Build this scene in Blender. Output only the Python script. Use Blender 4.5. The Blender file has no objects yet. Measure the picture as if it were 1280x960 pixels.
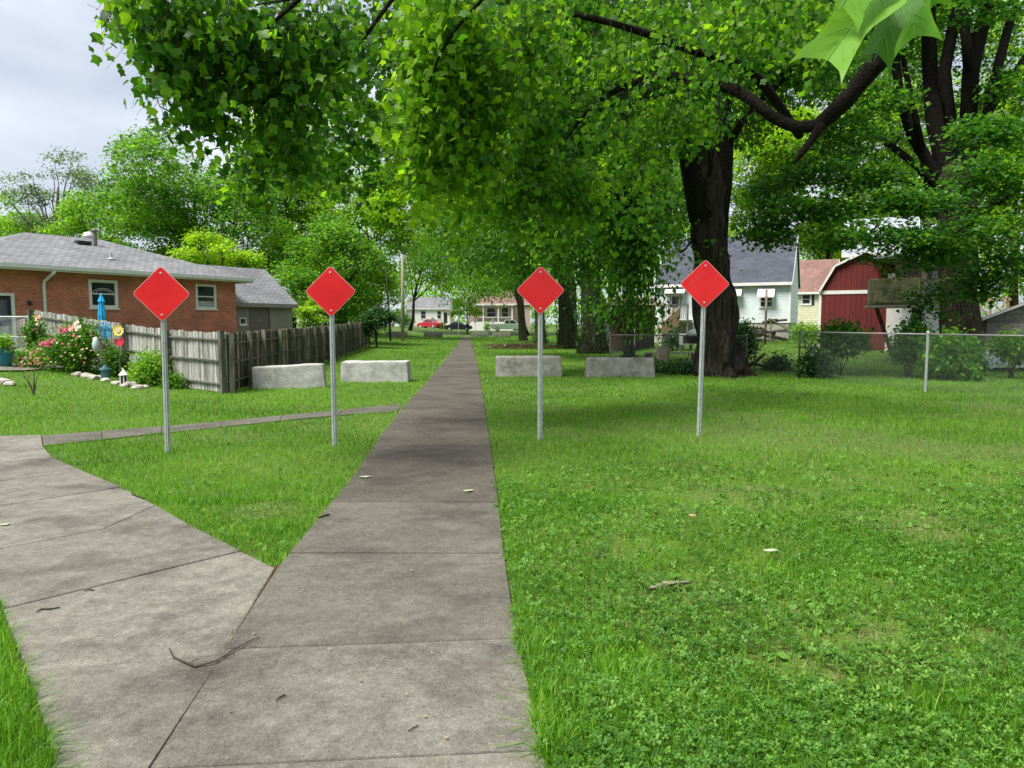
import bpy, bmesh, math, random
import numpy as np
from mathutils import Vector, Matrix, noise
random.seed(7); rng = np.random.default_rng(7)
C = bpy.context.scene
COL = C.collection
PI = math.pi
# ------------------------------------------------------------------ camera
F = 900.0; CX = 640.0; CY = 480.0; CAMH = 1.6; PITCH = math.atan(75.0/900.0)
cam = bpy.data.cameras.new('camera'); camo = bpy.data.objects.new('camera', cam); COL.objects.link(camo)
camo.location = (0, 0, CAMH); camo.rotation_euler = (PI/2-PITCH, 0, 0)
cam.sensor_width = 36; cam.lens = F*36/1280; cam.clip_start = 0.05; cam.clip_end = 4000
C.camera = camo
C.view_settings.view_transform = 'Standard'; C.view_settings.look = 'None'
C.view_settings.gamma = 1; C.view_settings.exposure = 1.08
# ------------------------------------------------------------------ sky and sun (bright overcast)
SUN_EL = math.radians(60); SUN_AZ = math.radians(-128)      # azimuth from +Y, clockwise positive
W = bpy.data.worlds.new('World'); C.world = W; W.use_nodes = True
nt = W.node_tree; nt.nodes.clear()
out = nt.nodes.new('ShaderNodeOutputWorld'); bg = nt.nodes.new('ShaderNodeBackground')
sky = nt.nodes.new('ShaderNodeTexSky'); sky.sky_type = 'NISHITA'; sky.sun_disc = False
sky.sun_elevation = SUN_EL; sky.sun_rotation = SUN_AZ
tc = nt.nodes.new('ShaderNodeTexCoord'); mp = nt.nodes.new('ShaderNodeMapping'); mp.inputs['Scale'].default_value = (1.0, 1.0, 2.6)
nz = nt.nodes.new('ShaderNodeTexNoise'); nz.inputs['Scale'].default_value = 1.9; nz.inputs['Detail'].default_value = 6; nz.inputs['Roughness'].default_value = .5
rp = nt.nodes.new('ShaderNodeValToRGB'); rp.color_ramp.elements[0].position = .36; rp.color_ramp.elements[1].position = .66
rp.color_ramp.elements[0].color = (2.4, 2.75, 3.4, 1); rp.color_ramp.elements[1].color = (4.7, 4.95, 5.4, 1)
mx = nt.nodes.new('ShaderNodeMix'); mx.data_type = 'RGBA'; mx.inputs[0].default_value = .93
nt.links.new(tc.outputs['Generated'], mp.inputs[0]); nt.links.new(mp.outputs[0], nz.inputs['Vector'])
nt.links.new(nz.outputs['Fac'], rp.inputs[0]); nt.links.new(sky.outputs[0], mx.inputs[6]); nt.links.new(rp.outputs[0], mx.inputs[7])
nt.links.new(mx.outputs[2], bg.inputs[0]); bg.inputs[1].default_value = .1; nt.links.new(bg.outputs[0], out.inputs[0])
sl = bpy.data.lights.new('sun', 'SUN'); sl.energy = 3.5; sl.angle = math.radians(26); sl.color = (1, .965, .90)
so = bpy.data.objects.new('sun', sl); COL.objects.link(so)
sd = Vector((math.sin(SUN_AZ)*math.cos(SUN_EL), math.cos(SUN_AZ)*math.cos(SUN_EL), math.sin(SUN_EL)))
so.rotation_euler = (-sd).to_track_quat('-Z', 'Y').to_euler()
# ------------------------------------------------------------------ projection helpers
def sst(t):
    t = np.clip(t, 0, 1); return t*t*(3-2*t)
def gz(x, y):
    l = .75*sst((-x-6.5)/12)*sst((y-11)/9)
    r = .70*sst((x-5)/8)*sst((y-24)/16)
    f = .45*sst((y-92)/20)
    return l+r+f
def P(px, py, d):
    u = (px-CX)/F; v = -(py-CY)/F
    dy = v*math.sin(PITCH)+math.cos(PITCH); dz = v*math.cos(PITCH)-math.sin(PITCH)
    k = d/dy
    return Vector((u*k, d, CAMH+dz*k))
def G(px, py):
    d = 5.0
    lo, hi = 0.2, 900.
    for _ in range(60):
        m = (lo+hi)/2; p = P(px, py, m)
        if p.z > float(gz(p.x, p.y)): lo = m
        else: hi = m
    p = P(px, py, lo); p.z = float(gz(p.x, p.y)); return p
def on(px, d):
    p = P(px, 405, d); p.z = float(gz(p.x, p.y)); return p
# ------------------------------------------------------------------ materials
def newmat(name):
    m = bpy.data.materials.new(name); m.use_nodes = True; return m, m.node_tree, m.node_tree.nodes['Principled BSDF']
def mat(name, c1, c2=None, rough=.7, scale=8, bump=0, bscale=40, stretch=(1, 1, 1), metal=0, spec=.4, rand=0, detail=6, c3=None, s3=1.5, t3=(.5, .62), world=False):
    m, t, b = newmat(name); L = t.links
    b.inputs['Roughness'].default_value = rough; b.inputs['Metallic'].default_value = metal
    b.inputs['Specular IOR Level'].default_value = spec
    if world:
        co = t.nodes.new('ShaderNodeNewGeometry').outputs['Position']
    else:
        co = t.nodes.new('ShaderNodeTexCoord').outputs['Object']
    mpn = t.nodes.new('ShaderNodeMapping'); mpn.inputs['Scale'].default_value = stretch; L.new(co, mpn.inputs[0])
    oi = t.nodes.new('ShaderNodeObjectInfo')
    if not world:
        ad = t.nodes.new('ShaderNodeVectorMath'); ad.operation = 'SCALE'; L.new(oi.outputs['Random'], ad.inputs['Scale']); ad.inputs[0].default_value = (31, 17, 23)
        L.new(ad.outputs[0], mpn.inputs['Location'])
    n = t.nodes.new('ShaderNodeTexNoise'); n.inputs['Scale'].default_value = scale; n.inputs['Detail'].default_value = detail; n.inputs['Roughness'].default_value = .62
    L.new(mpn.outputs[0], n.inputs['Vector'])
    r = t.nodes.new('ShaderNodeValToRGB'); r.color_ramp.elements[0].position = .34; r.color_ramp.elements[1].position = .66
    c2 = c2 or c1
    r.color_ramp.elements[0].color = (*c1, 1); r.color_ramp.elements[1].color = (*c2, 1); L.new(n.outputs['Fac'], r.inputs[0])
    last = r.outputs[0]
    if c3:
        n3 = t.nodes.new('ShaderNodeTexNoise'); n3.inputs['Scale'].default_value = s3; n3.inputs['Detail'].default_value = 7; n3.inputs['Roughness'].default_value = .65; L.new(mpn.outputs[0], n3.inputs['Vector'])
        r3 = t.nodes.new('ShaderNodeValToRGB'); r3.color_ramp.elements[0].position = t3[0]; r3.color_ramp.elements[1].position = t3[1]; L.new(n3.outputs['Fac'], r3.inputs[0])
        x = t.nodes.new('ShaderNodeMix'); x.data_type = 'RGBA'; L.new(r3.outputs[0], x.inputs[0]); L.new(last, x.inputs[6]); x.inputs[7].default_value = (*c3, 1); last = x.outputs[2]
    if rand:
        h = t.nodes.new('ShaderNodeHueSaturation'); mr = t.nodes.new('ShaderNodeMapRange'); mr.inputs['To Min'].default_value = 1-rand; mr.inputs['To Max'].default_value = 1+rand
        L.new(oi.outputs['Random'], mr.inputs[0]); L.new(mr.outputs[0], h.inputs['Value']); L.new(last, h.inputs['Color']); last = h.outputs[0]
    L.new(last, b.inputs['Base Color'])
    if bump:
        nb = t.nodes.new('ShaderNodeTexNoise'); nb.inputs['Scale'].default_value = bscale; nb.inputs['Detail'].default_value = 5; L.new(mpn.outputs[0], nb.inputs['Vector'])
        bp = t.nodes.new('ShaderNodeBump'); bp.inputs['Strength'].default_value = min(1, bump); bp.inputs['Distance'].default_value = .02*bump; L.new(nb.outputs['Fac'], bp.inputs['Height']); L.new(bp.outputs[0], b.inputs['Normal'])
    return m
def leafmat(name, dark, mid, light, trans=.45, rough=.45, spec=.35, tboost=1.6):
    """colour from the per-leaf 'tint' attribute; thin leaves pass light"""
    m, t, b = newmat(name); L = t.links
    a = t.nodes.new('ShaderNodeAttribute'); a.attribute_name = 'tint'
    r = t.nodes.new('ShaderNodeValToRGB'); r.color_ramp.elements[0].color = (*dark, 1); r.color_ramp.elements[1].color = (*light, 1)
    e = r.color_ramp.elements.new(.5); e.color = (*mid, 1); L.new(a.outputs['Fac'], r.inputs[0])
    L.new(r.outputs[0], b.inputs['Base Color']); b.inputs['Roughness'].default_value = rough; b.inputs['Specular IOR Level'].default_value = spec
    tr = t.nodes.new('ShaderNodeBsdfTranslucent'); mu = t.nodes.new('ShaderNodeMix'); mu.data_type = 'RGBA'; mu.blend_type = 'MULTIPLY'; mu.inputs[0].default_value = 1
    mu.inputs[7].default_value = (tboost*1.15, tboost*1.12, tboost*.55, 1); L.new(r.outputs[0], mu.inputs[6]); L.new(mu.outputs[2], tr.inputs[0])
    ms = t.nodes.new('ShaderNodeMixShader'); ms.inputs[0].default_value = trans; L.new(b.outputs[0], ms.inputs[1]); L.new(tr.outputs[0], ms.inputs[2])
    L.new(ms.outputs[0], t.nodes['Material Output'].inputs[0]); return m
M = {}
M['bark'] = mat('bark', (.010, .009, .007), (.060, .049, .038), .95, 4, 3, 7, (3.6, 3.6, .30), spec=.1, rand=.1, c3=(.085, .066, .048), s3=4, t3=(.58, .74))
M['bark_limb'] = mat('bark_limb', (.006, .005, .004), (.020, .0165, .013), .95, 6, 2, 14, (2, 2, 2), spec=.1, c3=(.040, .036, .028), s3=7, t3=(.62, .76))
M['bark_grey'] = mat('bark_grey', (.06, .052, .045), (.14, .125, .11), .9, 6, 1.2, 10, (3, 3, .4), rand=.1)
M['bark_moss'] = mat('bark_moss', (.015, .013, .009), (.055, .048, .03), .95, 6, 2, 9, (2.8, 2.8, .4), spec=.15, c3=(.04, .06, .02), s3=2)
M['twig'] = mat('twig', (.04, .03, .022), (.09, .07, .05), .9, 10)
M['soil'] = mat('soil', (.035, .028, .016), (.075, .062, .035), .95, 3, .6, 30, c3=(.035, .075, .014), s3=.7, t3=(.42, .6), world=True)
M['ground'] = mat('ground', (.036, .045, .012), (.105, .20, .018), .95, 38, .8, 26, c3=(.07, .07, .03), s3=.55, t3=(.60, .74), world=True)
def concrete_mat(name, c1, c2, stain, pos, grime):
    m, t, b = newmat(name); L = t.links; b.inputs['Roughness'].default_value = .85; b.inputs['Specular IOR Level'].default_value = .3
    co = t.nodes.new('ShaderNodeNewGeometry').outputs['Position']
    def ns(s, d, rr=.6):
        n = t.nodes.new('ShaderNodeTexNoise'); n.inputs['Scale'].default_value = s; n.inputs['Detail'].default_value = d; n.inputs['Roughness'].default_value = rr; L.new(co, n.inputs['Vector']); return n.outputs['Fac']
    def ramp(f, a, bb, ca=(0, 0, 0), cb=(1, 1, 1)):
        r = t.nodes.new('ShaderNodeValToRGB'); r.color_ramp.elements[0].position = a; r.color_ramp.elements[1].position = bb
        r.color_ramp.elements[0].color = (*ca, 1); r.color_ramp.elements[1].color = (*cb, 1); L.new(f, r.inputs[0]); return r.outputs[0]
    def mixc(f, a, c, k=1., mode='MIX'):
        x = t.nodes.new('ShaderNodeMix'); x.data_type = 'RGBA'; x.blend_type = mode
        if isinstance(f, float): x.inputs[0].default_value = f
        else: L.new(f, x.inputs[0])
        L.new(a, x.inputs[6])
        if isinstance(c, tuple): x.inputs[7].default_value = (*c, 1)
        else: L.new(c, x.inputs[7])
        return x.outputs[2]
    base = ramp(ns(4.5, 12, .78), .34, .66, c1, c2)
    base = mixc(ramp(ns(1.15, 14, .70), *pos), base, stain)
    base = mixc(ramp(ns(7, 8, .75), .52, .68), base, grime)
    base = mixc(.75, base, ramp(ns(26, 10, .85), .40, .62, (.66, .64, .61), (1.24, 1.23, 1.2)), mode='MULTIPLY')
    base = mixc(.55, base, ramp(ns(120, 4, .85), .32, .70, (.15, .145, .135), (1.85, 1.83, 1.8)), mode='MULTIPLY')
    sp = t.nodes.new('ShaderNodeTexVoronoi'); sp.inputs['Scale'].default_value = 34; L.new(co, sp.inputs['Vector'])
    base = mixc(ramp(sp.outputs['Distance'], .05, .11, (.55, .55, .55), (0, 0, 0)), base, (.40, .38, .33))
    oi = t.nodes.new('ShaderNodeObjectInfo'); h = t.nodes.new('ShaderNodeHueSaturation'); mr = t.nodes.new('ShaderNodeMapRange'); mr.inputs['To Min'].default_value = .88; mr.inputs['To Max'].default_value = 1.12
    L.new(oi.outputs['Random'], mr.inputs[0]); L.new(mr.outputs[0], h.inputs['Value']); L.new(base, h.inputs['Color']); L.new(h.outputs[0], b.inputs['Base Color'])
    bp = t.nodes.new('ShaderNodeBump'); bp.inputs['Strength'].default_value = .7; bp.inputs['Distance'].default_value = .006; L.new(ns(90, 8, .75), bp.inputs['Height']); L.new(bp.outputs[0], b.inputs['Normal'])
    return m
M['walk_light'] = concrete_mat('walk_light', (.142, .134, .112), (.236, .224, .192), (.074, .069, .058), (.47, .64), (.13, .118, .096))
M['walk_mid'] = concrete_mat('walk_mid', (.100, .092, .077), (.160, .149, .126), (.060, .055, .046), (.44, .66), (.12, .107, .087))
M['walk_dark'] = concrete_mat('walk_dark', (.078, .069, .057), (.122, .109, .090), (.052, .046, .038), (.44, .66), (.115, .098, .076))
M['block'] = mat('block', (.25, .24, .205), (.42, .40, .355), .9, 6, 1.3, 45, c3=(.16, .155, .12), s3=2.0, t3=(.52, .66))
M['block_pale'] = mat('block_pale', (.36, .355, .33), (.52, .515, .485), .9, 5, 1.3, 45, c3=(.28, .27, .24), s3=2.2, t3=(.50, .64))
M['block_dark'] = mat('block_dark', (.12, .12, .09), (.2, .2, .15), .9, 3, .8, 55)
M['red'] = mat('red', (.58, .006, .008), (.68, .012, .010), .24, 2, .25, 2.2, spec=.42, c3=(.56, .03, .035), s3=3.5, t3=(.60, .78))
M['white_edge'] = mat('white_edge', (.75, .45, .42), None, .5)
M['alu'] = mat('alu', (.42, .44, .44), (.55, .57, .56), .45, 9, metal=.35)
M['galv'] = mat('galv', (.34, .38, .36), (.50, .54, .52), .5, 14, metal=.3, bump=.2)
M['galv_dark'] = mat('galv_dark', (.10, .10, .09), (.22, .21, .19), .6, 14, metal=.3, c3=(.13, .07, .04), s3=3)
M['wire'] = mat('wire', (.13, .15, .14), (.20, .22, .21), .6, 14, metal=.3)
M['sign_back'] = mat('sign_back', (.20, .19, .19), (.27, .26, .26), .6, 5)
M['hole'] = mat('hole', (.03, .03, .03), None, .9)
M['picket'] = mat('picket', (.14, .135, .12), (.52, .51, .47), .9, 3.2, .8, 20, (6, 6, .6), rand=.28, c3=(.06, .075, .045), s3=2.6, t3=(.50, .68))
M['picket_dark'] = mat('picket_dark', (.038, .031, .022), (.105, .088, .06), .9, 2.6, .6, 20, (5, 5, .7), rand=.45, c3=(.045, .055, .026), s3=1.8, t3=(.5, .68))
M['picket_bare'] = mat('picket_bare', (.22, .17, .10), (.34, .28, .18), .9, 2.6, .6, 20, (5, 5, .7), rand=.2, c3=(.06, .06, .03), s3=1.8, t3=(.56, .7))
M['post_wood'] = mat('post_wood', (.07, .068, .052), (.19, .185, .15), .9, 3, .6, 20, (4, 4, .6), rand=.2, c3=(.05, .06, .03), s3=2)
M['timber'] = mat('timber', (.28, .18, .10), (.40, .27, .16), .8, 3, .3, 20, (4, 4, .6))
M['grey_wood'] = mat('grey_wood', (.16, .145, .12), (.30, .28, .24), .85, 3, .4, 20, (4, 1, 4), rand=.2)
def brickmat():
    m, t, b = newmat('brick'); L = t.links
    co = t.nodes.new('ShaderNodeTexCoord'); s = t.nodes.new('ShaderNodeSeparateXYZ'); L.new(co.outputs['Object'], s.inputs[0])
    g = t.nodes.new('ShaderNodeMath'); g.operation = 'ADD'; L.new(s.outputs[0], g.inputs[0]); L.new(s.outputs[1], g.inputs[1])
    c = t.nodes.new('ShaderNodeCombineXYZ'); L.new(g.outputs[0], c.inputs[0]); L.new(s.outputs[2], c.inputs[1])
    k = t.nodes.new('ShaderNodeTexBrick'); L.new(c.outputs[0], k.inputs['Vector']); k.inputs['Scale'].default_value = 1
    k.inputs['Brick Width'].default_value = .215; k.inputs['Row Height'].default_value = .076; k.inputs['Mortar Size'].default_value = .009; k.inputs['Mortar Smooth'].default_value = .2; k.inputs['Bias'].default_value = 0
    k.inputs['Color1'].default_value = (.45, .098, .048, 1); k.inputs['Color2'].default_value = (.58, .165, .08, 1); k.inputs['Mortar'].default_value = (.42, .31, .24, 1)
    n = t.nodes.new('ShaderNodeTexNoise'); n.inputs['Scale'].default_value = 1.3; n.inputs['Detail'].default_value = 8; L.new(co.outputs['Object'], n.inputs['Vector'])
    r = t.nodes.new('ShaderNodeValToRGB'); r.color_ramp.elements[0].color = (.72, .72, .72, 1); r.color_ramp.elements[1].color = (1.2, 1.2, 1.2, 1); r.color_ramp.elements[0].position = .3; r.color_ramp.elements[1].position = .7; L.new(n.outputs['Fac'], r.inputs[0])
    x = t.nodes.new('ShaderNodeMix'); x.data_type = 'RGBA'; x.blend_type = 'MULTIPLY'; x.inputs[0].default_value = 1; L.new(k.outputs[0], x.inputs[6]); L.new(r.outputs[0], x.inputs[7]); L.new(x.outputs[2], b.inputs['Base Color'])
    bp = t.nodes.new('ShaderNodeBump'); bp.invert = True; bp.inputs['Distance'].default_value = .01; L.new(k.outputs['Fac'], bp.inputs['Height']); L.new(bp.outputs[0], b.inputs['Normal']); b.inputs['Roughness'].default_value = .85
    return m
M['brick'] = brickmat()
def shinglemat(name, c1, c2):
    m, t, b = newmat(name); L = t.links
    co = t.nodes.new('ShaderNodeTexCoord'); s = t.nodes.new('ShaderNodeSeparateXYZ'); L.new(co.outputs['Object'], s.inputs[0])
    c = t.nodes.new('ShaderNodeCombineXYZ'); g = t.nodes.new('ShaderNodeMath'); g.operation = 'MULTIPLY'; g.inputs[1].default_value = 1.6; L.new(s.outputs[2], g.inputs[0])
    L.new(s.outputs[0], c.inputs[0]); L.new(g.outputs[0], c.inputs[1])
    k = t.nodes.new('ShaderNodeTexBrick'); L.new(c.outputs[0], k.inputs['Vector']); k.inputs['Scale'].default_value = 1; k.inputs['Brick Width'].default_value = .3; k.inputs['Row Height'].default_value = .13
    k.inputs['Mortar Size'].default_value = .012; k.inputs['Color1'].default_value = (*c1, 1); k.inputs['Color2'].default_value = (*c2, 1); k.inputs['Mortar'].default_value = (c1[0]*.5, c1[1]*.5, c1[2]*.5, 1)
    n = t.nodes.new('ShaderNodeTexNoise'); n.inputs['Scale'].default_value = .9; n.inputs['Detail'].default_value = 8; L.new(co.outputs['Object'], n.inputs['Vector'])
    r = t.nodes.new('ShaderNodeValToRGB'); r.color_ramp.elements[0].color = (.75, .75, .75, 1); r.color_ramp.elements[1].color = (1.18, 1.18, 1.18, 1); r.color_ramp.elements[0].position = .3; r.color_ramp.elements[1].position = .7; L.new(n.outputs['Fac'], r.inputs[0])
    x = t.nodes.new('ShaderNodeMix'); x.data_type = 'RGBA'; x.blend_type = 'MULTIPLY'; x.inputs[0].default_value = 1; L.new(k.outputs[0], x.inputs[6]); L.new(r.outputs[0], x.inputs[7]); L.new(x.outputs[2], b.inputs['Base Color'])
    bp = t.nodes.new('ShaderNodeBump'); bp.invert = True; bp.inputs['Distance'].default_value = .015; L.new(k.outputs['Fac'], bp.inputs['Height']); L.new(bp.outputs[0], b.inputs['Normal']); b.inputs['Roughness'].default_value = .9
    return m
M['shingle'] = shinglemat('shingle', (.165, .168, .172), (.225, .227, .232))
M['shingle_dark'] = shinglemat('shingle_dark', (.055, .063, .085), (.088, .096, .122))
M['shingle_brown'] = shinglemat('shingle_brown', (.22, .12, .10), (.29, .17, .14))
M['white'] = mat('white', (.62, .61, .58), (.74, .73, .70), .6, 4)
M['siding'] = mat('siding', (.56, .63, .64), (.66, .72, .73), .6, 2)
M['cream'] = mat('cream', (.55, .53, .36), (.65, .62, .44), .6, 2)
M['tan'] = mat('tan', (.22, .195, .16), (.28, .25, .21), .7, 2)
M['tan_door'] = mat('tan_door', (.14, .12, .10), (.17, .15, .125), .7, 2)
M['barn_red'] = mat('barn_red', (.115, .011, .010), (.15, .015, .013), .7, 2, c3=(.095, .014, .012), s3=1)
M['glass'] = mat('glass', (.016, .02, .024), (.04, .045, .05), .08, 2, spec=.8)
M['curtain'] = mat('curtain', (.30, .30, .28), (.42, .42, .40), .8, 6)
M['black'] = mat('black', (.018, .018, .02), None, .5)
M['blue'] = mat('blue', (.01, .30, .58), (.015, .40, .68), .7, 5)
M['teal'] = mat('teal', (.01, .13, .15), (.02, .19, .21), .4, 5)
M['yellow'] = mat('yellow', (.75, .55, .08), (.8, .65, .15), .6, 5)
M['pinkred'] = mat('pinkred', (.45, .015, .04), None, .6)
M['stone'] = mat('stone', (.30, .27, .23), (.48, .44, .38), .9, 4, .8, 30, rand=.2)
M['tarp'] = mat('tarp', (.32, .35, .36), (.42, .46, .47), .5, 3, .4, 8)
M['metal_roof'] = mat('metal_roof', (.26, .28, .31), (.34, .36, .39), .5, 2, metal=.1)
M['moss'] = mat('moss', (.13, .125, .065), (.27, .25, .14), .95, 5, 1.5, 30, c3=(.08, .11, .035), s3=4)
M['car_red'] = mat('car_red', (.42, .015, .03), None, .25, spec=.6)
M['car_dark'] = mat('car_dark', (.02, .022, .03), None, .25, spec=.6)
M['car_white'] = mat('car_white', (.36, .47, .34), None, .3, spec=.6)
M['rubber'] = mat('rubber', (.02, .02, .02), None, .9)
M['asphalt'] = mat('asphalt', (.10, .10, .10), (.16, .16, .155), .9, 4, world=True)
M['pole'] = mat('pole', (.20, .17, .14), (.32, .28, .24), .9, 5, .6, 20, (4, 4, .4))
M['brush'] = mat('brush', (.04, .03, .02), (.12, .09, .06), .95, 8)
M['bone'] = mat('bone', (.27, .30, .18), (.36, .38, .25), .8, 20)
M['bark_piece'] = mat('bark_piece', (.12, .10, .07), (.28, .25, .17), .9, 20, .8, 40)
# foliage
M['tulip'] = leafmat('tulip_leaf', (.020, .082, .009), (.072, .21, .012), (.24, .43, .018), .58)
M['mid'] = leafmat('mid_leaf', (.018, .075, .010), (.062, .190, .015), (.19, .37, .022), .52)
M['maple'] = leafmat('maple_leaf', (.014, .064, .011), (.050, .165, .018), (.16, .33, .028), .48)
M['bgdark'] = leafmat('bg_dark', (.022, .075, .010), (.088, .225, .018), (.21, .40, .03), .42, tboost=2.0)
M['bgmid'] = leafmat('bg_mid', (.045, .125, .014), (.15, .32, .024), (.31, .51, .04), .42, tboost=1.9)
M['bgbright'] = leafmat('bg_bright', (.07, .17, .014), (.21, .39, .02), (.38, .57, .035), .44, tboost=1.9)
M['lime'] = leafmat('lime_leaf', (.10, .20, .010), (.26, .45, .016), (.42, .60, .035), .42)
M['airy'] = leafmat('airy_leaf', (.07, .12, .055), (.11, .18, .08), (.16, .24, .11), .4)
M['ivy'] = leafmat('ivy_leaf', (.012, .045, .012), (.028, .09, .018), (.06, .15, .025), .3)
M['grass'] = leafmat('grass_blade', (.042, .118, .008), (.118, .298, .018), (.25, .45, .050), .42, .5, .25, 1.3)
M['clover'] = leafmat('clover_leaf', (.034, .110, .010), (.082, .215, .026), (.195, .37, .060), .40, .5, .25, 1.3)
M['straw'] = leafmat('straw', (.14, .10, .05), (.25, .20, .09), (.38, .32, .15), .2)
M['flower'] = leafmat('flower', (.55, .05, .12), (.75, .30, .30), (.85, .62, .48), .3, tboost=1.0)
# ------------------------------------------------------------------ object helpers
def link(o, parent=None):
    COL.objects.link(o)
    if parent is not None: o.parent = parent
    return o
def tag(o, label=None, cat=None, group=None, kind=None):
    if label: o['label'] = label
    if cat: o['category'] = cat
    if group: o['group'] = group
    if kind: o['kind'] = kind
    return o
def thing(name, label, cat, loc=(0, 0, 0), rz=0, group=None):
    o = bpy.data.objects.new(name, None); o.location = loc; o.rotation_euler = (0, 0, rz); o.empty_display_size = .2
    link(o); return tag(o, label, cat, group)
def copy_tree(o, parent=None):
    c = o.copy(); COL.objects.link(c)
    if parent is not None: c.parent = parent
    for ch in list(o.children): copy_tree(ch, c)
    return c
class MB:
    def __init__(s): s.v = []; s.f = []
    def add(s, vs, fs):
        n = len(s.v); s.v += [tuple(v) for v in vs]; s.f += [tuple(i+n for i in f) for f in fs]; return s
    def box(s, x0, x1, y0, y1, z0, z1, mtx=None):
        vs = [Vector(p) for p in ((x0, y0, z0), (x1, y0, z0), (x1, y1, z0), (x0, y1, z0), (x0, y0, z1), (x1, y0, z1), (x1, y1, z1), (x0, y1, z1))]
        if mtx: vs = [mtx @ v for v in vs]
        return s.add(vs, [(3, 2, 1, 0), (4, 5, 6, 7), (0, 1, 5, 4), (1, 2, 6, 5), (2, 3, 7, 6), (3, 0, 4, 7)])
    def bar(s, a, b, w, h=None):
        a, b = Vector(a), Vector(b); h = h or w; d = b-a; L = d.length
        q = d.to_track_quat('Z', 'Y').to_matrix().to_4x4(); q.translation = a
        return s.box(-w/2, w/2, -h/2, h/2, 0, L, q)
    def tube(s, pts, rad, n=10, cap=True, flute=0, seed=0):
        pts = [Vector(p) for p in pts]; rings = []
        X = None
        for i, p in enumerate(pts):
            d = (pts[min(i+1, len(pts)-1)]-pts[max(i-1, 0)]).normalized()
            if X is None:
                X = d.orthogonal().normalized()
            X = (X-d*X.dot(d)).normalized(); Y = d.cross(X); r = rad[i] if hasattr(rad, '__len__') else rad
            ring = []
            for k in range(n):
                a = 2*PI*k/n; rr = r
                if flute:
                    rr *= 1+flute*noise.noise(Vector((math.cos(a)*2.2, math.sin(a)*2.2, i*.22+seed)))+flute*.5*noise.noise(Vector((math.cos(a)*6, math.sin(a)*6, i*.3+seed)))
                ring.append(p+(X*math.cos(a)+Y*math.sin(a))*rr)
            rings.append(ring)
        vs = [v for r in rings for v in r]; fs = []
        for i in range(len(pts)-1):
            for k in range(n):
                a = i*n+k; b = i*n+(k+1) % n; fs.append((a, b, b+n, a+n))
        if cap: fs += [tuple(range(n-1, -1, -1)), tuple(range((len(pts)-1)*n, len(pts)*n))]
        return s.add(vs, fs)
    def prism(s, poly, y0, y1, axis='y'):
        n = len(poly)
        if axis == 'y': vs = [(p[0], y0, p[1]) for p in poly]+[(p[0], y1, p[1]) for p in poly]
        elif axis == 'x': vs = [(y0, p[0], p[1]) for p in poly]+[(y1, p[0], p[1]) for p in poly]
        else: vs = [(p[0], p[1], y0) for p in poly]+[(p[0], p[1], y1) for p in poly]
        return s.add(vs, [tuple(range(n)), tuple(range(2*n-1, n-1, -1))]+[(i, i+n, (i+1) % n+n, (i+1) % n) for i in range(n)])
    def mesh(s, name, m, smooth=False, bevel=0):
        me = bpy.data.meshes.new(name); me.from_pydata(s.v, [], s.f)
        bm = bmesh.new(); bm.from_mesh(me); bmesh.ops.recalc_face_normals(bm, faces=bm.faces)
        if bevel: bmesh.ops.bevel(bm, geom=list(bm.edges), offset=bevel, segments=2, affect='EDGES', profile=.6)
        bm.to_mesh(me); bm.free()
        if smooth:
            for p in me.polygons: p.use_smooth = True
        me.materials.append(m); return me
    def build(s, name, m, parent=None, smooth=False, bevel=0, kind=None, label=None):
        o = bpy.data.objects.new(name, s.mesh(name, m, smooth, bevel)); link(o, parent); tag(o, label, kind=kind); return o
def fastmesh(name, V, Fc, m, tint=None, parent=None, smooth=False, uvn=False):
    """V (n,3), Fc (m,k) uniform faces"""
    me = bpy.data.meshes.new(name); n, k = Fc.shape
    me.vertices.add(len(V)); me.vertices.foreach_set('co', V.astype(np.float32).ravel())
    me.loops.add(n*k); me.loops.foreach_set('vertex_index', Fc.astype(np.int32).ravel())
    me.polygons.add(n); me.polygons.foreach_set('loop_start', np.arange(0, n*k, k, dtype=np.int32))
    me.update(calc_edges=True)
    if tint is not None:
        a = me.attributes.new('tint', 'FLOAT', 'POINT'); a.data.foreach_set('value', tint.astype(np.float32))
    me.materials.append(m); o = bpy.data.objects.new(name, me); link(o, parent); return o
# leaf templates: (verts, faces)
T_SIMPLE = (np.array([(0, 0, 0), (.34, .45, .10), (0, 1, -.04), (-.34, .45, .10)]), np.array([(0, 1, 2), (0, 2, 3)]))
_t = [(0, 0, 0), (.26, .00, .05), (.54, .26, .08), (.36, .52, .05), (.42, .92, -.04), (0, .78, -.03)]
T_TULIP = (np.array(_t+[(-a, b, c) for a, b, c in _t[1:5]]), np.array([(0, 1, 3), (1, 2, 3), (0, 3, 5), (3, 4, 5), (0, 7+1, 6), (6, 8, 7), (0, 5, 8), (8, 5, 9)]))
_m = [(0, 0, 0), (.45, .05, .06), (.30, .32, .05), (.55, .62, -.02), (.20, .60, .03), (0, 1, -.08)]
T_MAPLE = (np.array(_m+[(-a, b, c) for a, b, c in _m[1:5]]), np.array([(0, 1, 2), (0, 2, 4), (2, 3, 4), (0, 4, 5), (0, 7, 6), (0, 9, 7), (7, 9, 8), (0, 5, 9)]))
_l = [(0, 0, 0), (.48, .26, .07), (.27, .55, .04), (0, 1, -.06), (-.48, .26, .07), (-.27, .55, .04)]
T_LOBE = (np.array(_l), np.array([(0, 1, 2), (0, 2, 3), (0, 5, 4), (0, 3, 5)]))
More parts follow.
